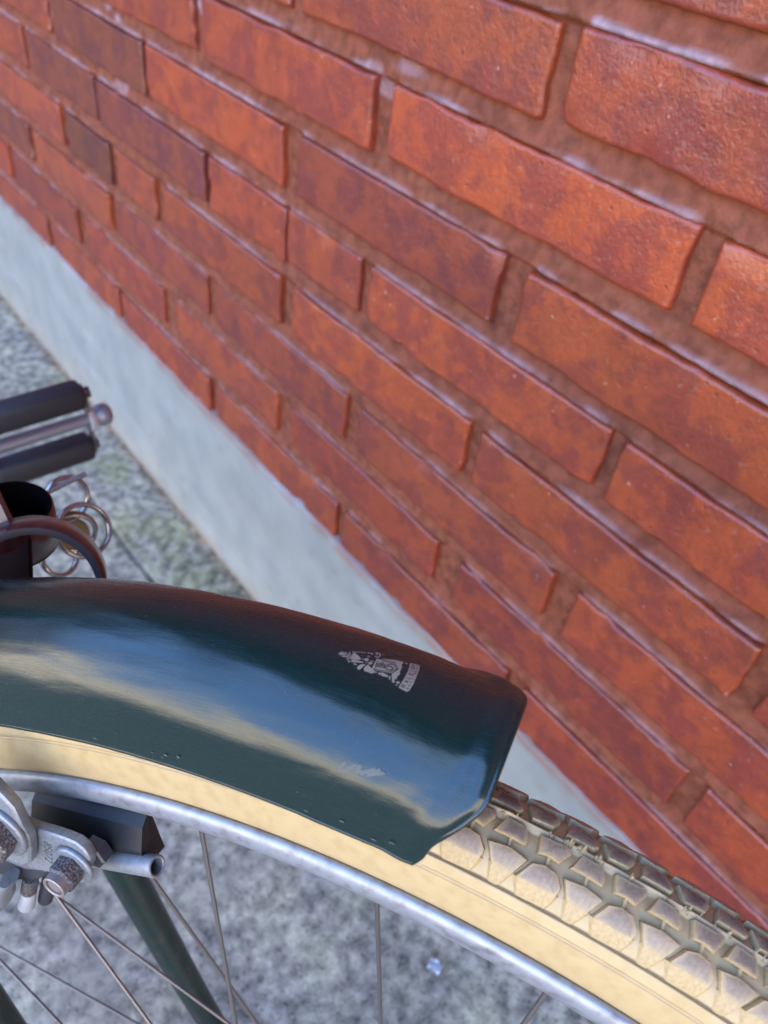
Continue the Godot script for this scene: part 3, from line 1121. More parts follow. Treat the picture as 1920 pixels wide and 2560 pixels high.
func make_rim() -> void:
	var prof := [[0.3185, 0.0138], [0.3208, 0.0150], [0.3221, 0.0162], [0.3223, 0.0174], [0.3215, 0.0186], [0.3198, 0.0194], [0.3176, 0.0196], [0.3152, 0.0191], [0.3128, 0.0180], [0.3108, 0.0163], [0.3094, 0.0141], [0.3088, 0.0117], [0.3090, 0.0092], [0.3100, 0.0068], [0.3112, 0.0042], [0.3116, 0.0]]
	var full := prof.duplicate()
	for i in range(prof.size() - 2, -1, -1):
		full.append([prof[i][0], -prof[i][1]])
	var nt := 420
	var P := PackedVector3Array()
	var C := PackedColorArray()
	var gn := noise(131, 1.0, 3)
	for j in full.size():
		for i in nt + 1:
			var th := TAU * i / nt
			P.append(Vector3(full[j][0] * cos(th), full[j][0] * sin(th), full[j][1]))
			var gr := smooth(0.3135, 0.3090, full[j][0] + 0.0022 * gn.get_noise_2d(i * 0.9, j * 0.5)) * 0.55 + smooth(0.3216, 0.3200, full[j][0]) * smooth(0.0150, 0.0140, absf(full[j][1])) * 0.6
			gr = maxf(gr, 0.5 * smooth(0.35, 0.6, gn.get_noise_2d(i * 2.2, j * 1.4 + 30.0)))
			C.append(Color(1, 1, 1).lerp(Color(0.30, 0.27, 0.25), gr))
	var rim := wpart("rim", grid(P, nt + 1, full.size(), C, PackedVector2Array(), true), M.rim)
	# spokes, each with its nipple, and the hub
	var st := new_st()
	tube(st, [Vector3(0, 0, -0.046), Vector3(0, 0, -0.034), Vector3(0, 0, -0.031), Vector3(0, 0, -0.027), Vector3(0, 0, 0.027), Vector3(0, 0, 0.031), Vector3(0, 0, 0.034), Vector3(0, 0, 0.046)], [0.008, 0.010, 0.022, 0.012, 0.012, 0.022, 0.010, 0.008], 24)
	wpart("hub", done(st), M.spoke)
	for i in 28:
		var th := 1.443 + i * TAU / 28.0
		var side := 1.0 if i % 2 == 0 else -1.0
		var lead := 1.2 if (i / 2) % 2 == 1 else -1.2
		var a := Vector3(0.3112 * cos(th), 0.3112 * sin(th), side * 0.002)
		var b := Vector3(0.019 * cos(th + lead), 0.019 * sin(th + lead), side * 0.030)
		var s := new_st()
		tube(s, [a.lerp(b, 0.0), b], [0.00095], 8)
		wpart("spoke", done(s), M.spoke)
		var d := (b - a).normalized()
		s = new_st()
		tube(s, [a, a + d * 0.006, a + d * 0.0095], [0.0021, 0.0019, 0.0014], 8)
		part("nipple", done(s), M.zinc, rim)

# --- mudguard: th runs round the wheel, b round its section, o lifts off the surface
func mg_point(th: float, b: float, o: float) -> Vector3:
	var rr := MG_R + (MG_W + o) * cos(b)
	return MG_D + Vector3(rr * cos(th), rr * sin(th), (MG_W + o) * sin(b))

func mg_end(b: float) -> float:
	return 1.5695 + 0.028 * smooth(0.75, 1.60, b) + 0.006 * pow(smooth(1.5, 1.76, b), 2.0) + 0.062 * smooth(0.30, 1.5, -b)

const MG_B := 1.74

func make_mudguard() -> void:
	var nz := noise(111, 1.0, 3)
	var nb := 90
	var ths := []
	for i in 40:
		ths.append(0.0009 * pow(i, 1.35))
	var s: float = ths[-1]
	while s < 1.9:
		s += 0.012
		ths.append(s)
	var outer := PackedVector3Array()
	var inner := PackedVector3Array()
	var uv := PackedVector2Array()
	for j in nb + 1:
		var b := lerpf(-MG_B, MG_B, float(j) / nb)
		for d in ths:
			var th: float = mg_end(b) + d
			var arc: float = d * 0.38
			var o := 0.0
			# slight hollow above the rolled side edges
			o -= 0.0007 * exp(-pow((absf(b) - 1.40) / 0.16, 2.0))
			o += 0.0005 * smooth(1.60, 1.74, absf(b))
			# hollow and lip at the front end
			var mid := (1.0 - 0.75 * smooth(0.9, 1.6, b)) * (1.0 - 0.35 * smooth(0.1, 0.8, -b))
			o -= 0.0006 * exp(-pow((arc - 0.012) / 0.007, 2.0)) * mid
			o += 0.0016 * smooth(0.0095, 0.0030, arc) * mid - 0.0012 * pow(smooth(0.0036, 0.0, arc), 2.0) * mid
			# small dents of age
			o += 0.00028 * nz.get_noise_2d(th * 9.0, b * 2.2) + 0.00010 * nz.get_noise_2d(th * 50.0, b * 12.0)
			outer.append(mg_point(th, b, o))
			inner.append(mg_point(th, b, o - 0.0011))
			uv.append(Vector2(th * 0.38 / 0.3, b * MG_W / 0.3))
	var guard := wpart("mudguard", grid(outer, ths.size(), nb + 1, PackedColorArray(), uv, false, true), M.guard)
	part("inner_face", grid(inner, ths.size(), nb + 1, PackedColorArray(), uv), M.frame, guard)
	# rolled edges
	var st := new_st()
	var pts := []
	var n := ths.size()
	for i in range(n - 1, -1, -1):
		pts.append(outer[i].lerp(inner[i], 0.5))
	for j in range(1, nb + 1):
		pts.append(outer[j * n].lerp(inner[j * n], 0.5))
	for i in range(1, n):
		pts.append(outer[nb * n + i].lerp(inner[nb * n + i], 0.5))
	var slim := []
	for i in pts.size():
		if i == 0 or (pts[i] - slim[-1]).length() > 0.0007:
			slim.append(pts[i])
	tube(st, slim, [0.00085], 8)
	part("rolled_edge", done(st), M.guard, guard)
	# printed emblem: arc 636..663 mm and -9..8 mm across, printed on a patch that follows the paint
	var P := PackedVector3Array()
	var U := PackedVector2Array()
	var R := MG_R + MG_W
	for j in 25:
		for i in 41:
			var u := i / 40.0
			var v := j / 24.0
			var th := (0.6635 - 0.0285 * u) / R
			var b := (-0.0090 + 0.0170 * v) / MG_W
			var o := 0.00028 * nz.get_noise_2d(th * 9.0, b * 2.2) + 0.00010 * nz.get_noise_2d(th * 50.0, b * 12.0)
			P.append(mg_point(th, b, o + 0.00012))
			U.append(Vector2(u, v))
	var em := StandardMaterial3D.new()
	em.albedo_texture = ImageTexture.create_from_image(emblem_image())
	em.transparency = BaseMaterial3D.TRANSPARENCY_ALPHA
	em.roughness = 0.42
	em.metallic = 0.35
	var eo := part("emblem", grid(P, 41, 25, PackedColorArray(), U), em, guard)
	eo.set_meta("label", "gold printed maker's emblem with bird, shield and lettered banner")
	# chips and scuffs in the paint
	var r := RandomNumberGenerator.new()
	r.seed = 31
	st = new_st()
	st.set_smooth_group(-1)
	for c in [[1.670, 1.02, 0.0022, 0.0009, 1.0], [1.664, 1.00, 0.0030, 0.0007, 0.7], [1.658, 0.99, 0.0016, 0.0010, 1.3], [1.652, 0.98, 0.0034, 0.0009, 0.6], [1.647, 0.97, 0.0030, 0.0011, 0.8], [1.643, 0.955, 0.0020, 0.0007, 0.6], [1.594, 1.12, 0.0016, 0.0010, 0.3]]:
		flake(st, c[0], c[1], c[2], c[3], c[4], r)
	for i in 34:
		var th := r.randf_range(1.60, 2.15)
		var b := r.randf_range(-0.5, 1.5)
		flake(st, th, b, r.randf_range(0.00012, 0.00034), r.randf_range(0.00012, 0.00026), r.randf() * 3.0, r)
	for i in 16:
		flake(st, r.randf_range(1.62, 2.1), r.randf_range(1.56, 1.70), r.randf_range(0.0004, 0.0016), r.randf_range(0.0002, 0.0006), r.randf_range(-0.3, 0.3), r)
	part("paint_chips", done(st), M.chip, guard).set_meta("kind", "stuff")

func flake(st: SurfaceTool, th: float, b: float, l: float, w: float, turn: float, r: RandomNumberGenerator) -> void:
	var n := 7
	var pts := []
	for i in n:
		var t := TAU * i / n
		var k := r.randf_range(0.55, 1.0)
		var x := cos(t) * l * k
		var y := sin(t) * w * k
		var xx := x * cos(turn) - y * sin(turn)
		var yy := x * sin(turn) + y * cos(turn)
		pts.append(mg_point(th + xx / 0.38, b + yy / MG_W, 0.00016))
	var c := mg_point(th, b, 0.00024)
	for i in n:
		tri(st, c, pts[(i + 1) % n], pts[i])

# ------------------------------------------------------------------ emblem print
const EW := 684
const EH := 408

func em_px(x: float, y: float) -> Vector2:
	var arc := 665.3465 - 0.0157118 * x - 0.0091182 * y
	var ac := -2.5241 - 0.0086194 * x + 0.0226406 * y
	return Vector2((663.5 - arc) / 28.5 * EW, (ac + 9.0) / 17.0 * EH)

func fill(im: Image, flat: Array, c: Color) -> void:
	var poly := PackedVector2Array()
	for i in range(0, flat.size(), 2):
		poly.append(em_px(flat[i], flat[i + 1]))
	var lo := poly[0]
	var hi := poly[0]
	for p in poly:
		lo = lo.min(p)
		hi = hi.max(p)
	for y in range(maxi(0, int(lo.y)), mini(EH - 1, int(hi.y)) + 1):
		var xs := []
		for i in poly.size():
			var a := poly[i]
			var b := poly[(i + 1) % poly.size()]
			if (a.y <= y and b.y > y) or (b.y <= y and a.y > y):
				xs.append(a.x + (y - a.y) / (b.y - a.y) * (b.x - a.x))
		xs.sort()
		for k in range(0, xs.size() - 1, 2):
			for x in range(maxi(0, int(ceil(xs[k]))), mini(EW - 1, int(xs[k + 1])) + 1):
				im.set_pixel(x, y, c)

func stroke(im: Image, a: Vector2, b: Vector2, w: float, c: Color) -> void:
	var lo := a.min(b) - Vector2(w, w)
	var hi := a.max(b) + Vector2(w, w)
	var d := b - a
	var l2 := maxf(d.length_squared(), 1e-6)
	for y in range(maxi(0, int(lo.y)), mini(EH - 1, int(hi.y) + 1) + 1):
		for x in range(maxi(0, int(lo.x)), mini(EW - 1, int(hi.x) + 1) + 1):
			var p := Vector2(x, y)
			var t := clampf((p - a).dot(d) / l2, 0, 1)
			if p.distance_to(a + d * t) < w:
				im.set_pixel(x, y, c)

func line(im: Image, flat: Array, w: float, c: Color) -> void:
	for i in range(0, flat.size() - 2, 2):
		stroke(im, em_px(flat[i], flat[i + 1]), em_px(flat[i + 2], flat[i + 3]), w, c)

func blob(im: Image, x: float, y: float, rad: float, c: Color) -> void:
	var p := em_px(x, y)
	stroke(im, p, p + Vector2(0.01, 0), rad * 0.42, c)

# letters as strokes in a 4 x 6 box, y down
const GLYPH := {
	"R": [[0, 6, 0, 0, 3, 0, 4, 1, 4, 2, 3, 3, 0, 3], [2, 3, 4, 6]], "A": [[0, 6, 2, 0, 4, 6], [1, 4, 3, 4]], "L": [[0, 0, 0, 6, 4, 6]], "E": [[4, 0, 0, 0, 0, 6, 4, 6], [0, 3, 3, 3]],
	"I": [[2, 0, 2, 6]], "G": [[4, 1, 3, 0, 1, 0, 0, 1, 0, 5, 1, 6, 3, 6, 4, 5, 4, 3, 2, 3]], "H": [[0, 0, 0, 6], [4, 0, 4, 6], [0, 3, 4, 3]], "N": [[0, 6, 0, 0, 4, 6, 4, 0]],
	"O": [[1, 0, 3, 0, 4, 1, 4, 5, 3, 6, 1, 6, 0, 5, 0, 1, 1, 0]], "T": [[0, 0, 4, 0], [2, 0, 2, 6]], "M": [[0, 6, 0, 0, 2, 3, 4, 0, 4, 6]],
}

func write(im: Image, text: String, path: Array, size: float, w: float, c: Color) -> void:
	# letters stand on a path given from the first to the last letter, tops towards the emblem's head
	for i in text.length():
		var f := float(i) / maxf(1, text.length() - 1) * (path.size() / 2 - 1)
		var k := mini(int(f), path.size() / 2 - 2)
		var t := f - k
		var p := em_px(lerpf(path[k * 2], path[k * 2 + 2], t), lerpf(path[k * 2 + 1], path[k * 2 + 3], t))
		var right := (em_px(path[k * 2 + 2], path[k * 2 + 3]) - em_px(path[k * 2], path[k * 2 + 1])).normalized()
		var down := Vector2(-right.y, right.x)
		if down.x < 0:
			down = -down
		for g in GLYPH[text[i]]:
			for q in range(0, g.size() - 2, 2):
				var a: Vector2 = p + right * (g[q] - 2.0) * size + down * (g[q + 1] - 3.0) * size
				var b: Vector2 = p + right * (g[q + 2] - 2.0) * size + down * (g[q + 3] - 3.0) * size
				stroke(im, a, b, w, c)

func emblem_image() -> Image:
	var im := Image.create(EW, EH, false, Image.FORMAT_RGBA8)
	var au := Color(0.62, 0.58, 0.49)
	im.fill(Color(0.62, 0.58, 0.49, 0.0))
	var no := Color(0.05, 0.09, 0.11, 1.0)
	fill(im, [160, 215, 200, 175, 235, 190, 290, 190, 305, 215, 270, 242, 205, 242, 180, 235], au)
	blob(im, 270, 210, 12, no)
	fill(im, [335, 180, 352, 205, 350, 240, 300, 282, 225, 268, 218, 250, 290, 252, 328, 220], au)
	line(im, [375, 225, 380, 245, 300, 305], 3.2, au)
	line(im, [392, 235, 396, 256, 318, 322], 3.2, au)
	fill(im, [385, 195, 430, 210, 490, 265, 522, 300, 512, 322, 440, 325, 380, 312, 350, 300, 402, 250], au)
	fill(im, [380, 180, 480, 183, 600, 194, 592, 207, 480, 197, 388, 194], au)
	blob(im, 637, 202, 17, au)
	blob(im, 690, 215, 22, au)
	var c0 := Vector2(780, 238)
	for i in 30:
		var a := -2.0 + 4.4 * i / 30.0
		blob(im, c0.x + cos(a) * 44, c0.y + sin(a) * 44, 13, au)
	blob(im, 770, 226, 20, au)
	blob(im, 866, 232, 10, au)
	blob(im, 540, 255, 8, au)
	line(im, [620, 275, 640, 265, 655, 275, 650, 290], 3.0, au)
	fill(im, [380, 318, 470, 330, 568, 358, 560, 378, 390, 362, 368, 345], au)
	blob(im, 340, 345, 20, au)
	blob(im, 430, 388, 18, au)
	blob(im, 455, 400, 13, au)
	fill(im, [468, 440, 520, 400, 590, 394, 598, 408, 530, 466, 490, 474], au)
	blob(im, 612, 325, 36, au)
	blob(im, 675, 385, 30, au)
	blob(im, 615, 372, 13, au)
	blob(im, 552, 318, 13, au)
	line(im, [680, 345, 705, 358, 728, 356], 3.0, au)
	fill(im, [620, 412, 650, 410, 690, 458, 740, 485, 748, 522, 710, 545, 580, 492, 576, 460], au)
	fill(im, [838, 303, 960, 325, 1050, 328, 1120, 338, 1200, 356, 1192, 398, 1165, 412, 1178, 442, 1162, 490, 1142, 520, 1142, 570, 1100, 602, 1090, 640, 1058, 640, 1060, 692, 1020, 680, 1018, 620, 1010, 550, 1000, 420, 950, 350], au)
	fill(im, [775, 308, 850, 333, 1045, 382, 1108, 490, 1090, 512, 990, 547, 760, 492, 745, 465, 702, 472], au)
	line(im, [838, 325, 1048, 378, 1112, 490, 1000, 556], 3.6, no)
	line(im, [795, 345, 770, 400, 755, 460, 780, 482, 975, 530, 1085, 490, 1030, 402, 850, 352], 2.4, no)
	line(im, [780, 398, 870, 415, 865, 432, 780, 420], 4.2, no)
	line(im, [770, 440, 890, 462, 905, 430, 870, 385, 830, 392], 4.2, no)
	line(im, [905, 430, 1000, 410, 1020, 412], 4.2, no)
	line(im, [900, 468, 950, 440, 1010, 450, 1030, 480, 1000, 505, 920, 488], 4.2, no)
	fill(im, [800, 528, 880, 533, 962, 580, 955, 608, 890, 592, 805, 550], au)
	fill(im, [978, 583, 1002, 600, 990, 652, 968, 622], au)
	blob(im, 765, 520, 18, au)
	blob(im, 1112, 688, 26, au)
	blob(im, 1090, 722, 14, au)
	blob(im, 1246, 385, 22, au)
	fill(im, [1300, 368, 1440, 394, 1458, 420, 1440, 500, 1402, 600, 1352, 718, 1292, 800, 1250, 822, 1128, 762, 1128, 740, 1200, 648, 1260, 538, 1290, 440], au)
	write(im, "RALEIGH", [1195, 738, 1240, 680, 1275, 625, 1312, 570, 1330, 517, 1345, 466, 1352, 416], 4.1, 2.7, no)
	write(im, "NOTTINGHAM", [1262, 775, 1310, 705, 1355, 620, 1385, 545, 1408, 475, 1424, 412], 2.1, 1.7, no)
	return im

# ------------------------------------------------------------------ fork, brake, pedal
func make_fork() -> void:
	for s in [-1.0, 1.0]:
		var pts := []
		for k in [[-0.262, 0.322], [-0.215, 0.2149], [-0.166, 0.1036], [-0.105, -0.012], [-0.070, -0.055], [-0.035, -0.060], [-0.008, -0.022], [0.0, 0.0]]:
			pts.append(Vector3(k[0], k[1], s * (0.045 if k[1] > 0 or k[0] < -0.06 else 0.047)))
		var curve := Curve3D.new()
		for i in pts.size():
			var d: Vector3 = (pts[min(i + 1, pts.size() - 1)] - pts[max(i - 1, 0)]) * 0.16
			curve.add_point(pts[i], -d, d)
		var fine := []
		var rad := []
		for i in 40:
			var t := i / 39.0
			fine.append(curve.sample_baked(t * curve.get_baked_length(), true))
			rad.append(lerpf(0.0122, 0.0068, smooth(0.25, 1.0, t)))
		var st := new_st()
		tube(st, fine, rad, 18, true, 0.82, Vector3(0, 0, 1))
		wpart("fork_blade", done(st), M.frame)
	var st := new_st()
	bevel_box(st, Vector3(0.034, 0.024, 0.112), 0.006, Transform3D(Basis(Vector3(0, 0, 1), 1.986), Vector3(-0.268, 0.334, 0)))
	wpart("fork_crown", done(st), M.frame)
	st = new_st()
	tube(st, [Vector3(-0.272, 0.344, 0), Vector3(-0.274, 0.349, 0), Vector3(-0.277, 0.355, 0), Vector3(-0.338, 0.494, 0), Vector3(-0.341, 0.501, 0), Vector3(-0.346, 0.512, 0)], [0.017, 0.021, 0.018, 0.018, 0.021, 0.017], 20)
	wpart("head_tube", done(st), M.frame)
	# stem and swept-back handlebar above, outside the picture but mirrored in the mudguard
	st = new_st()
	tube(st, [Vector3(-0.345, 0.510, 0), Vector3(-0.378, 0.585, 0), Vector3(-0.374, 0.602, 0), Vector3(-0.345, 0.612, 0), Vector3(-0.325, 0.614, 0)], [0.0112], 16)
	wpart("stem", done(st), M.steel)
	var bar := Curve3D.new()
	for k in [[-0.58, 0.600, 0.26], [-0.47, 0.615, 0.265], [-0.37, 0.625, 0.235], [-0.325, 0.622, 0.12], [-0.325, 0.614, 0.0], [-0.325, 0.622, -0.12], [-0.37, 0.625, -0.235], [-0.47, 0.615, -0.265], [-0.58, 0.600, -0.26]]:
		bar.add_point(Vector3(k[0], k[1], k[2]))
	for i in range(1, 8):
		var t := (bar.get_point_position(i + 1) - bar.get_point_position(i - 1)) * 0.2
		bar.set_point_in(i, -t)
		bar.set_point_out(i, t)
	var bl := bar.get_baked_length()
	var bp := []
	for i in 60:
		bp.append(bar.sample_baked(bl * i / 59.0, true))
	st = new_st()
	tube(st, bp, [0.0112], 14)
	var hb := wpart("handlebar", done(st), M.steel)
	for q in [[0.0, 0.13], [bl - 0.13, bl]]:
		st = new_st()
		var gpts := []
		for i in 8:
			gpts.append(bar.sample_baked(lerpf(q[0], q[1], i / 7.0), true))
		tube(st, gpts, [0.0165, 0.0150, 0.0145, 0.0155, 0.0155, 0.0145, 0.0150, 0.0165], 16)
		part("grip", done(st), M.rubber, hb)
	# down tube, bottom bracket and the left crank that carries the pedal
	var top := wheel_xf * Vector3(-0.290, 0.385, 0)
	var bb := Vector3(-0.675, 0.290, 0.395)
	st = new_st()
	tube(st, [top, bb], [0.0145], 18)
	bpart("down_tube", done(st), M.frame)
	st = new_st()
	tube(st, [bb + Vector3(0, 0, 0.036), bb + Vector3(0, 0, -0.036)], [0.021], 20)
	tube(st, [bb + Vector3(0, 0, -0.036), bb + Vector3(0, 0, -0.062)], [0.008], 14)
	bpart("bottom_bracket", done(st), M.frame)
	st = new_st()
	tube(st, [bb + Vector3(0, 0, -0.056), Vector3(-0.630, 0.4488, 0.330)], [0.0115, 0.0095], 14, true, 0.7, Vector3(0, 0, 1))
	bpart("crank", done(st), M.steel)

func make_brake() -> void:
	# rubber block under the rim, worn chamfer on its street side
	var st := new_st()
	var a := Vector3(-0.1575, 0.2675, 0.020)
	var b := Vector3(-0.1073, 0.2880, 0.020)
	var d := (b - a).normalized()
	var up := Vector3(-d.y, d.x, 0)
	var sec := [Vector2(0.0, 0.0), Vector2(0.0042, -0.0072), Vector2(0.0040, -0.0145), Vector2(-0.0055, -0.0155), Vector2(-0.0065, 0.0035), Vector2(-0.0055, 0.0033)]   # (axial from a, radial)
	var nz := noise(121, 1.0, 2)
	var rings := []
	for i in 15:
		var t := i / 14.0
		var ring := []
		for k in sec.size():
			var q: Vector2 = sec[k]
			var wob := nz.get_noise_2d(i * 3.0, k * 7.0) * 0.0002
			var e := 0.0
			if i == 14:
				e = nz.get_noise_2d(k * 9.0, 4.0) * 0.0012
			ring.append(a.lerp(b, t) + d * e + up * (q.y + wob) + Vector3(0, 0, q.x + wob))
		rings.append(ring)
	for i in 14:
		for k in sec.size():
			var k2 := (k + 1) % sec.size()
			st.set_smooth_group(40 + k)
			quad(st, rings[i][k], rings[i][k2], rings[i + 1][k2], rings[i + 1][k])
	st.set_smooth_group(-1)
	for e in [[0, false], [14, true]]:
		var rg: Array = rings[e[0]]
		var c := Vector3.ZERO
		for p in rg:
			c += p
		c /= rg.size()
		for k in rg.size():
			var k2 := (k + 1) % rg.size()
			if e[1]:
				tri(st, c, rg[k], rg[k2])
			else:
				tri(st, c, rg[k2], rg[k])
	wpart("brake_pad", done(st), M.rubber)
	# hollow stirrup that ends under the block
	st = new_st()
	var ta := Vector3(-0.1330, 0.2585, 0.0245)
	var tb := Vector3(-0.0972, 0.2792, 0.0245)
	pipe(st, ta, tb, 0.0039, 0.0011, 24, Vector3(0, 0, 1))
	tube(st, [ta + (ta - tb).normalized() * 0.05, ta], [0.0039], 20, false)
	wpart("brake_stirrup", done(st), M.zinc)
	# carrier arm with its stamped number
	st = new_st()
	var o := PackedVector2Array()
	for k in [[-151.5, 276.0], [-146.5, 281.8], [-141.0, 283.0], [-133.0, 286.2], [-127.4, 287.9], [-122.7, 288.8], [-119.2, 287.6], [-117.0, 284.1], [-117.0, 278.6], [-119.0, 272.6], [-122.5, 266.8], [-129.6, 261.0], [-134.5, 260.2], [-138.9, 257.6], [-145.2, 254.6], [-150.0, 262.0]]:
		o.append(Vector2(k[0], k[1]) / 1000.0)
	plate(st, o, 0.0315, 0.0355, 0.0006)
	var arm := wpart("brake_arm", done(st), M.zinc)
	var tm := TextMesh.new()
	var sf := SystemFont.new()
	sf.font_names = PackedStringArray(["Droid Sans"])
	tm.font = sf
	tm.text = "85072"
	tm.font_size = 48
	tm.pixel_size = 0.0048 / 48.0
	tm.depth = 0.00012
	var no := part("stamped_number", tm, M.ink, arm, Transform3D(Basis(Vector3(0, 0, 1), -PI / 2 - 0.05), Vector3(-0.1352, 0.2730, 0.03553)))
	no.set_meta("label", "number stamped into the brake arm")
	# bolt through the arm: washer, hexagon nut, end of the stud
	var bc := Vector3(-0.1232, 0.2765, 0.0355)
	st = new_st()
	tube(st, [bc, bc + Vector3(0, 0, 0.0005), bc + Vector3(0, 0, 0.0013), bc + Vector3(0, 0, 0.0018)], [0.0079, 0.0083, 0.0083, 0.0077], 28)
	wpart("washer", done(st), M.zinc)
	st = new_st()
	hexa(st, bc + Vector3(0, 0, 0.0018), 0.0058, 0.0062, 0.35)
	wpart("nut", done(st), M.rust)
	st = new_st()
	pipe(st, bc + Vector3(0, 0, 0.006), bc + Vector3(0, 0, 0.0108), 0.0045, 0.0011, 22, Vector3(1, 0, 0))
	tube(st, [bc + Vector3(0, 0, 0.006), bc + Vector3(0, 0, 0.0098), bc + Vector3(0, 0, 0.0102)], [0.0034, 0.0034, 0.0022], 18)
	wpart("stud", done(st), M.copper)
	# nut behind the arm, against the block
	st = new_st()
	hexa(st, bc + Vector3(0.003, -0.001, -0.0095), 0.0056, 0.0052, 0.1)
	wpart("nut", done(st), M.dark_metal)
	# second bent plate in front of the arm's inner end
	st = new_st()
	o = PackedVector2Array()
	for k in [[-143.4, 299.0], [-141.0, 291.0], [-138.6, 285.4], [-138.4, 278.2], [-139.6, 269.1], [-143.1, 264.4], [-150.0, 262.5], [-166.0, 259.0], [-172.0, 280.0], [-166.0, 304.0], [-152.0, 306.0]]:
		o.append(Vector2(k[0], k[1]) / 1000.0)
	plate(st, o, 0.0358, 0.0402, 0.0008)
	wpart("bell_crank", done(st), M.zinc)
	st = new_st()
	var hc := Vector3(-0.1500, 0.2830, 0.0402)
	tube(st, [hc, hc + Vector3(0, 0, 0.0006), hc + Vector3(0, 0, 0.0016), hc + Vector3(0, 0, 0.0020)], [0.0112, 0.0116, 0.0116, 0.0108], 28)
	wpart("washer", done(st), M.zinc)
	st = new_st()
	hexa(st, hc + Vector3(0, 0, 0.0020), 0.0092, 0.0058, 0.2)
	wpart("nut", done(st), M.rust)
	# lower lug, bracket and the chromed end of the brake rod
	st = new_st()
	o = PackedVector2Array()
	for k in [[-176.0, 247.0], [-159.8, 249.5], [-148.8, 252.4], [-139.0, 258.6], [-137.2, 257.4], [-139.6, 251.8], [-145.0, 244.8], [-152.5, 238.6], [-161.7, 235.0], [-176.0, 236.0]]:
		o.append(Vector2(k[0], k[1]) / 1000.0)
	plate(st, o, 0.0270, 0.0352, 0.0012)
	wpart("brake_lug", done(st), M.dark_metal)
	st = new_st()
	var pa := Vector3(-0.1478, 0.2440, 0.0335)
	var pb := Vector3(-0.1530, 0.2180, 0.0335)
	tube(st, [pa, pa.lerp(pb, 0.45)], [0.0031], 16)
	wpart("rod_end", done(st), M.rust)
	st = new_st()
	var pd := (pb - pa).normalized()
	tube(st, [pa.lerp(pb, 0.42), pb - pd * 0.001, pb], [0.0030, 0.0034, 0.0028], 18)
	wpart("rod_cap", done(st), M.alu)
	st = new_st()
	tube(st, [pa + Vector3(0.0048, 0.001, -0.006), pb + Vector3(0.004, -0.001, -0.006)], [0.0030], 14)
	wpart("rod", done(st), M.dark_metal)
	st = new_st()
	tube(st, [Vector3(-0.1510, 0.2500, 0.0400), Vector3(-0.1532, 0.2430, 0.0410), Vector3(-0.1545, 0.2350, 0.0405), Vector3(-0.1590, 0.2240, 0.0390), Vector3(-0.1680, 0.2150, 0.0370)], [0.0024], 12, true, 1.9, Vector3(0, 0, 1))
	wpart("bracket", done(st), M.zinc)

func hexa(st: SurfaceTool, base: Vector3, rad: float, h: float, turn: float) -> void:
	var lo := []
	var mid := []
	var top := []
	for i in 6:
		var t := turn + TAU * i / 6.0
		var u := Vector3(cos(t), sin(t), 0)
		lo.append(base + u * rad)
		mid.append(base + u * rad + Vector3(0, 0, h * 0.86))
		top.append(base + u * rad * 0.88 + Vector3(0, 0, h))
	st.set_smooth_group(-1)
	for i in 6:
		var j := (i + 1) % 6
		quad(st, lo[i], lo[j], mid[j], mid[i])
		quad(st, mid[i], mid[j], top[j], top[i])
		tri(st, base + Vector3(0, 0, h), top[i], top[j])
		tri(st, base, lo[j], lo[i])
	st.set_smooth_group(0)

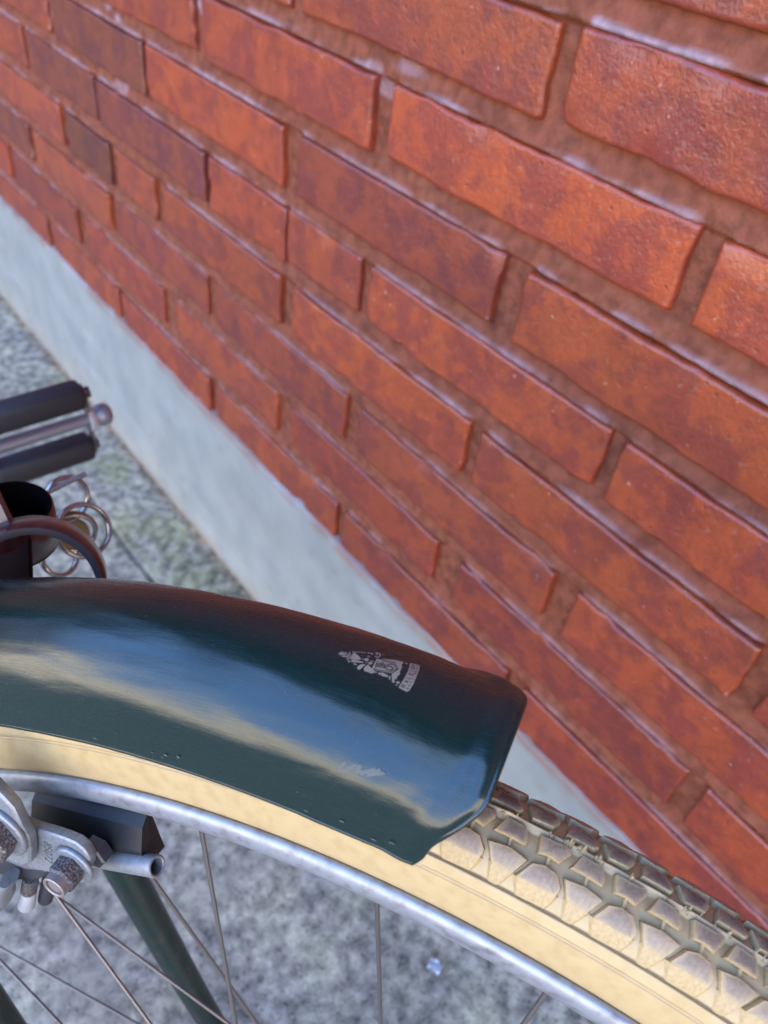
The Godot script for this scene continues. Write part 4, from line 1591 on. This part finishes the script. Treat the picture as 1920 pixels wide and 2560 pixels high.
func make_pedal() -> void:
	var c := Vector3(-0.6130, 0.4488, 0.2552)
	var end := 0.2150                     # z of the outer end plate
	var up := Vector3(-0.05, 1.0, 0).normalized()
	var side := Vector3(1.0, 0.05, 0).normalized()
	for s in [1.0, -1.0]:
		var st := new_st()
		var o: Vector3 = c + up * 0.0295 * s + side * (0.002 if s > 0 else -0.001)
		var L := 0.094
		var prof := []
		for k in 16:
			var t := TAU * k / 16.0
			var q := Vector2(signf(cos(t)) * pow(absf(cos(t)), 0.55), signf(sin(t)) * pow(absf(sin(t)), 0.55)) * 0.0124
			prof.append(q)
		var zs := [[end + 0.002, 0.72], [end + 0.0035, 0.92], [end + 0.006, 1.0], [end + L - 0.006, 1.0], [end + L - 0.0035, 0.92], [end + L - 0.002, 0.72]]
		for i in zs.size() - 1:
			for k in 16:
				var k2 := (k + 1) % 16
				var v := []
				for w in [[i, k], [i, k2], [i + 1, k2], [i + 1, k]]:
					var q: Vector2 = prof[w[1]] * zs[w[0]][1]
					v.append(Vector3(o.x, o.y, zs[w[0]][0]) + side * q.x + up * q.y)
				quad(st, v[0], v[1], v[2], v[3])
		for e in [0, zs.size() - 1]:
			var cc := Vector3(o.x, o.y, zs[e][0])
			for k in 16:
				var k2 := (k + 1) % 16
				var p0: Vector3 = cc + side * prof[k].x * zs[e][1] + up * prof[k].y * zs[e][1]
				var p1: Vector3 = cc + side * prof[k2].x * zs[e][1] + up * prof[k2].y * zs[e][1]
				if e == 0:
					tri(st, cc, p1, p0)
				else:
					tri(st, cc, p0, p1)
		bpart("pedal_rubber", done(st), M.pedal_rubber)
		st = new_st()
		tube(st, [Vector3(o.x, o.y, end - 0.0045), Vector3(o.x, o.y, end + 0.004)], [0.0052], 14)
		bpart("pedal_nut", done(st), M.dark_metal)
	var st := new_st()
	tube(st, [Vector3(c.x, c.y, end), Vector3(c.x, c.y, end + 0.004), Vector3(c.x, c.y, end + 0.10), Vector3(c.x, c.y, end + 0.118)], [0.0056, 0.0060, 0.0068, 0.0068], 18)
	bpart("pedal_spindle", done(st), M.spindle)
	for z in [end, end + 0.094]:
		st = new_st()
		var xf := Transform3D(Basis(side, up, side.cross(up)), Vector3(c.x, c.y, z))
		bevel_box(st, Vector3(0.013, 0.070, 0.0026), 0.0008, xf)
		bpart("pedal_plate", done(st), M.spoke)
	st = new_st()
	tube(st, [Vector3(c.x, c.y, end + 0.001), Vector3(c.x, c.y, end - 0.003), Vector3(c.x, c.y, end - 0.007)], [0.0125, 0.0125, 0.0070], 20)
	bpart("pedal_cup", done(st), M.alu)
	st = new_st()
	tube(st, [Vector3(c.x, c.y, end - 0.006), Vector3(c.x, c.y, end - 0.010), Vector3(c.x, c.y, end - 0.018), Vector3(c.x, c.y, end - 0.021)], [0.0078, 0.0105, 0.0105, 0.0070], 20)
	bpart("pedal_cap", done(st), M.spindle)

# ------------------------------------------------------------------ leather holder and key rings
func band(c: Vector3, axis: Vector3, R: float, width: float, thick: float, mesh_out: SurfaceTool, mesh_raw: SurfaceTool) -> void:
	var z := axis.normalized()
	var x := z.cross(Vector3.UP).normalized()
	var y := z.cross(x)
	var n := 56
	for i in n:
		var q := []
		for k in [0, 1]:
			var t: float = TAU * (i + k) / n
			var u := x * cos(t) + y * sin(t)
			var e := thick * 0.28
			q.append([c - z * (width / 2 - e) + u * R, c + z * (width / 2 - e) + u * R, c - z * width / 2 + u * (R - e), c - z * width / 2 + u * (R - thick), c + z * width / 2 + u * (R - e), c + z * width / 2 + u * (R - thick)])
		mesh_out.set_smooth_group(0)
		quad(mesh_out, q[0][0], q[1][0], q[1][1], q[0][1])
		quad(mesh_out, q[0][2], q[1][2], q[1][0], q[0][0])
		quad(mesh_out, q[0][1], q[1][1], q[1][4], q[0][4])
		mesh_raw.set_smooth_group(0)
		quad(mesh_raw, q[1][2], q[0][2], q[0][3], q[1][3])
		quad(mesh_raw, q[0][4], q[1][4], q[1][5], q[0][5])
		quad(mesh_raw, q[1][3], q[0][3], q[0][5], q[1][5])

func strap(st: SurfaceTool, a: Vector3, b: Vector3, across: Vector3, w: float, t: float) -> void:
	var d := (b - a)
	var y := d.normalized()
	var x := (across - y * across.dot(y)).normalized()
	bevel_box(st, Vector3(w, d.length(), t), t * 0.3, Transform3D(Basis(x, y, x.cross(y)), (a + b) * 0.5))

func make_leather() -> void:
	var right := Vector3(0.6195344, 0.1072889, -0.7776029)
	var up := Vector3(-0.5822448, 0.7272, -0.3635534)
	var back := Vector3(0.5264676, 0.6779891, 0.5129939)
	var c := Vector3(-0.2462, 0.6550, 0.3665)
	var o := thing("leather_holder", "dark red leather loops and strap hung beside the mudguard, left edge of the photo", "leather holder", c)
	var off := Transform3D(Basis(), -c)
	var s1 := new_st()
	var s2 := new_st()
	band(c, (right * -0.32 + up * 0.22 - back * 0.92), 0.0285, 0.0190, 0.0040, s1, s2)
	var lp := part("loop", done(s1), M.leather, o, off)
	part("cut_edge", done(s2), M.leather_raw, lp)
	# deeper cup behind it
	var c2 := Vector3(-0.2965, 0.6560, 0.3600)
	var ax := (right * 0.10 + up * 0.72 + back * 0.66).normalized()
	s1 = new_st()
	s2 = new_st()
	band(c2 - ax * 0.010, ax, 0.0200, 0.020, 0.0022, s1, s2)
	var cup := part("cup", done(s1), M.leather, o, off)
	part("cut_edge", done(s2), M.leather_dark, cup)
	s1 = new_st()
	tube(s1, [c2 - ax * 0.021, c2 - ax * 0.019], [0.0195], 30)
	part("cup_floor", done(s1), M.leather_dark, cup)
	s1 = new_st()
	strap(s1, Vector3(-0.2735, 0.6680, 0.3690), Vector3(-0.2975, 0.6960, 0.3700), right, 0.014, 0.0035)
	part("strap", done(s1), M.leather, o, off)
	s1 = new_st()
	strap(s1, Vector3(-0.2870, 0.6540, 0.3650), Vector3(-0.2590, 0.6220, 0.3800), right, 0.024, 0.003)
	part("tongue", done(s1), M.leather_inner, o, off)

func make_rings() -> void:
	var right := Vector3(0.6195344, 0.1072889, -0.7776029)
	var up := Vector3(-0.5822448, 0.7272, -0.3635534)
	var back := Vector3(0.5264676, 0.6779891, 0.5129939)
	var c := Vector3(-0.3268, 0.6008, 0.3260)
	var o := thing("key_rings", "bunch of linked steel rings with small brass disc and pin behind the leather loops", "key ring", c)
	var off := Transform3D(Basis(), -c)
	var list := [[Vector3(-0.3310, 0.6180, 0.3245), right * 0.75 + up * -0.25 + back * 0.60, 0.0122, 0.0013], [Vector3(-0.3258, 0.5990, 0.3262), right * 0.35 + up * -0.55 + back * 0.70, 0.0118, 0.0014], [Vector3(-0.3190, 0.6035, 0.3225), right * 0.55 + up * 0.05 + back * 0.60, 0.0142, 0.0015], [Vector3(-0.3215, 0.5900, 0.3370), right * 0.80 + up * 0.1 + back * 0.5, 0.0110, 0.0013]]
	for l in list:
		var st := new_st()
		torus(st, l[0], l[1], l[2], l[3], 44, 8, 1.7)
		part("ring", done(st), M.steel_ring, o, off)
	var st := new_st()
	var n: Vector3 = (right * 0.25 + up * -0.35 + back * 0.85).normalized()
	var dc := Vector3(-0.3275, 0.5965, 0.3262)
	tube(st, [dc, dc + n * 0.0003, dc + n * 0.0013, dc + n * 0.0016], [0.0088, 0.0092, 0.0092, 0.0088], 28)
	part("disc", done(st), M.brass, o, off)
	st = new_st()
	tube(st, [Vector3(-0.3316, 0.6254, 0.3380), Vector3(-0.3314, 0.6268, 0.3320), Vector3(-0.3314, 0.6292, 0.3190), Vector3(-0.3314, 0.6298, 0.3116)], [0.0013, 0.0014, 0.0016, 0.0015], 10)
	part("pin", done(st), M.copper, o, off)

func make_litter() -> void:
	for l in [[Vector3(-0.1262, 0.004, 0.1154), 0.0105, 0.4, "paper", "small crumpled white paper scrap lying on the pavement below the tyre"], [Vector3(-1.0967, 0.004, 0.1467), 0.013, 1.1, "cyan", "pale turquoise scrap on the pavement beneath the pedal"]]:
		var st := new_st()
		var r := RandomNumberGenerator.new()
		r.seed = int(l[1] * 100000)
		var P := PackedVector3Array()
		for j in 6:
			for i in 6:
				P.append(Vector3((i - 2.5) / 5.0 * l[1] * 1.3 + r.randf_range(-0.001, 0.001), r.randf_range(0.0, 0.006), (j - 2.5) / 5.0 * l[1] + r.randf_range(-0.001, 0.001)))
		var m := grid(P, 6, 6, PackedColorArray(), PackedVector2Array(), false, true)
		var o := part("paper_scrap", m, M[l[3]], self, Transform3D(Basis(Vector3.UP, l[2]), l[0]))
		tag(o, l[4], "paper scrap")
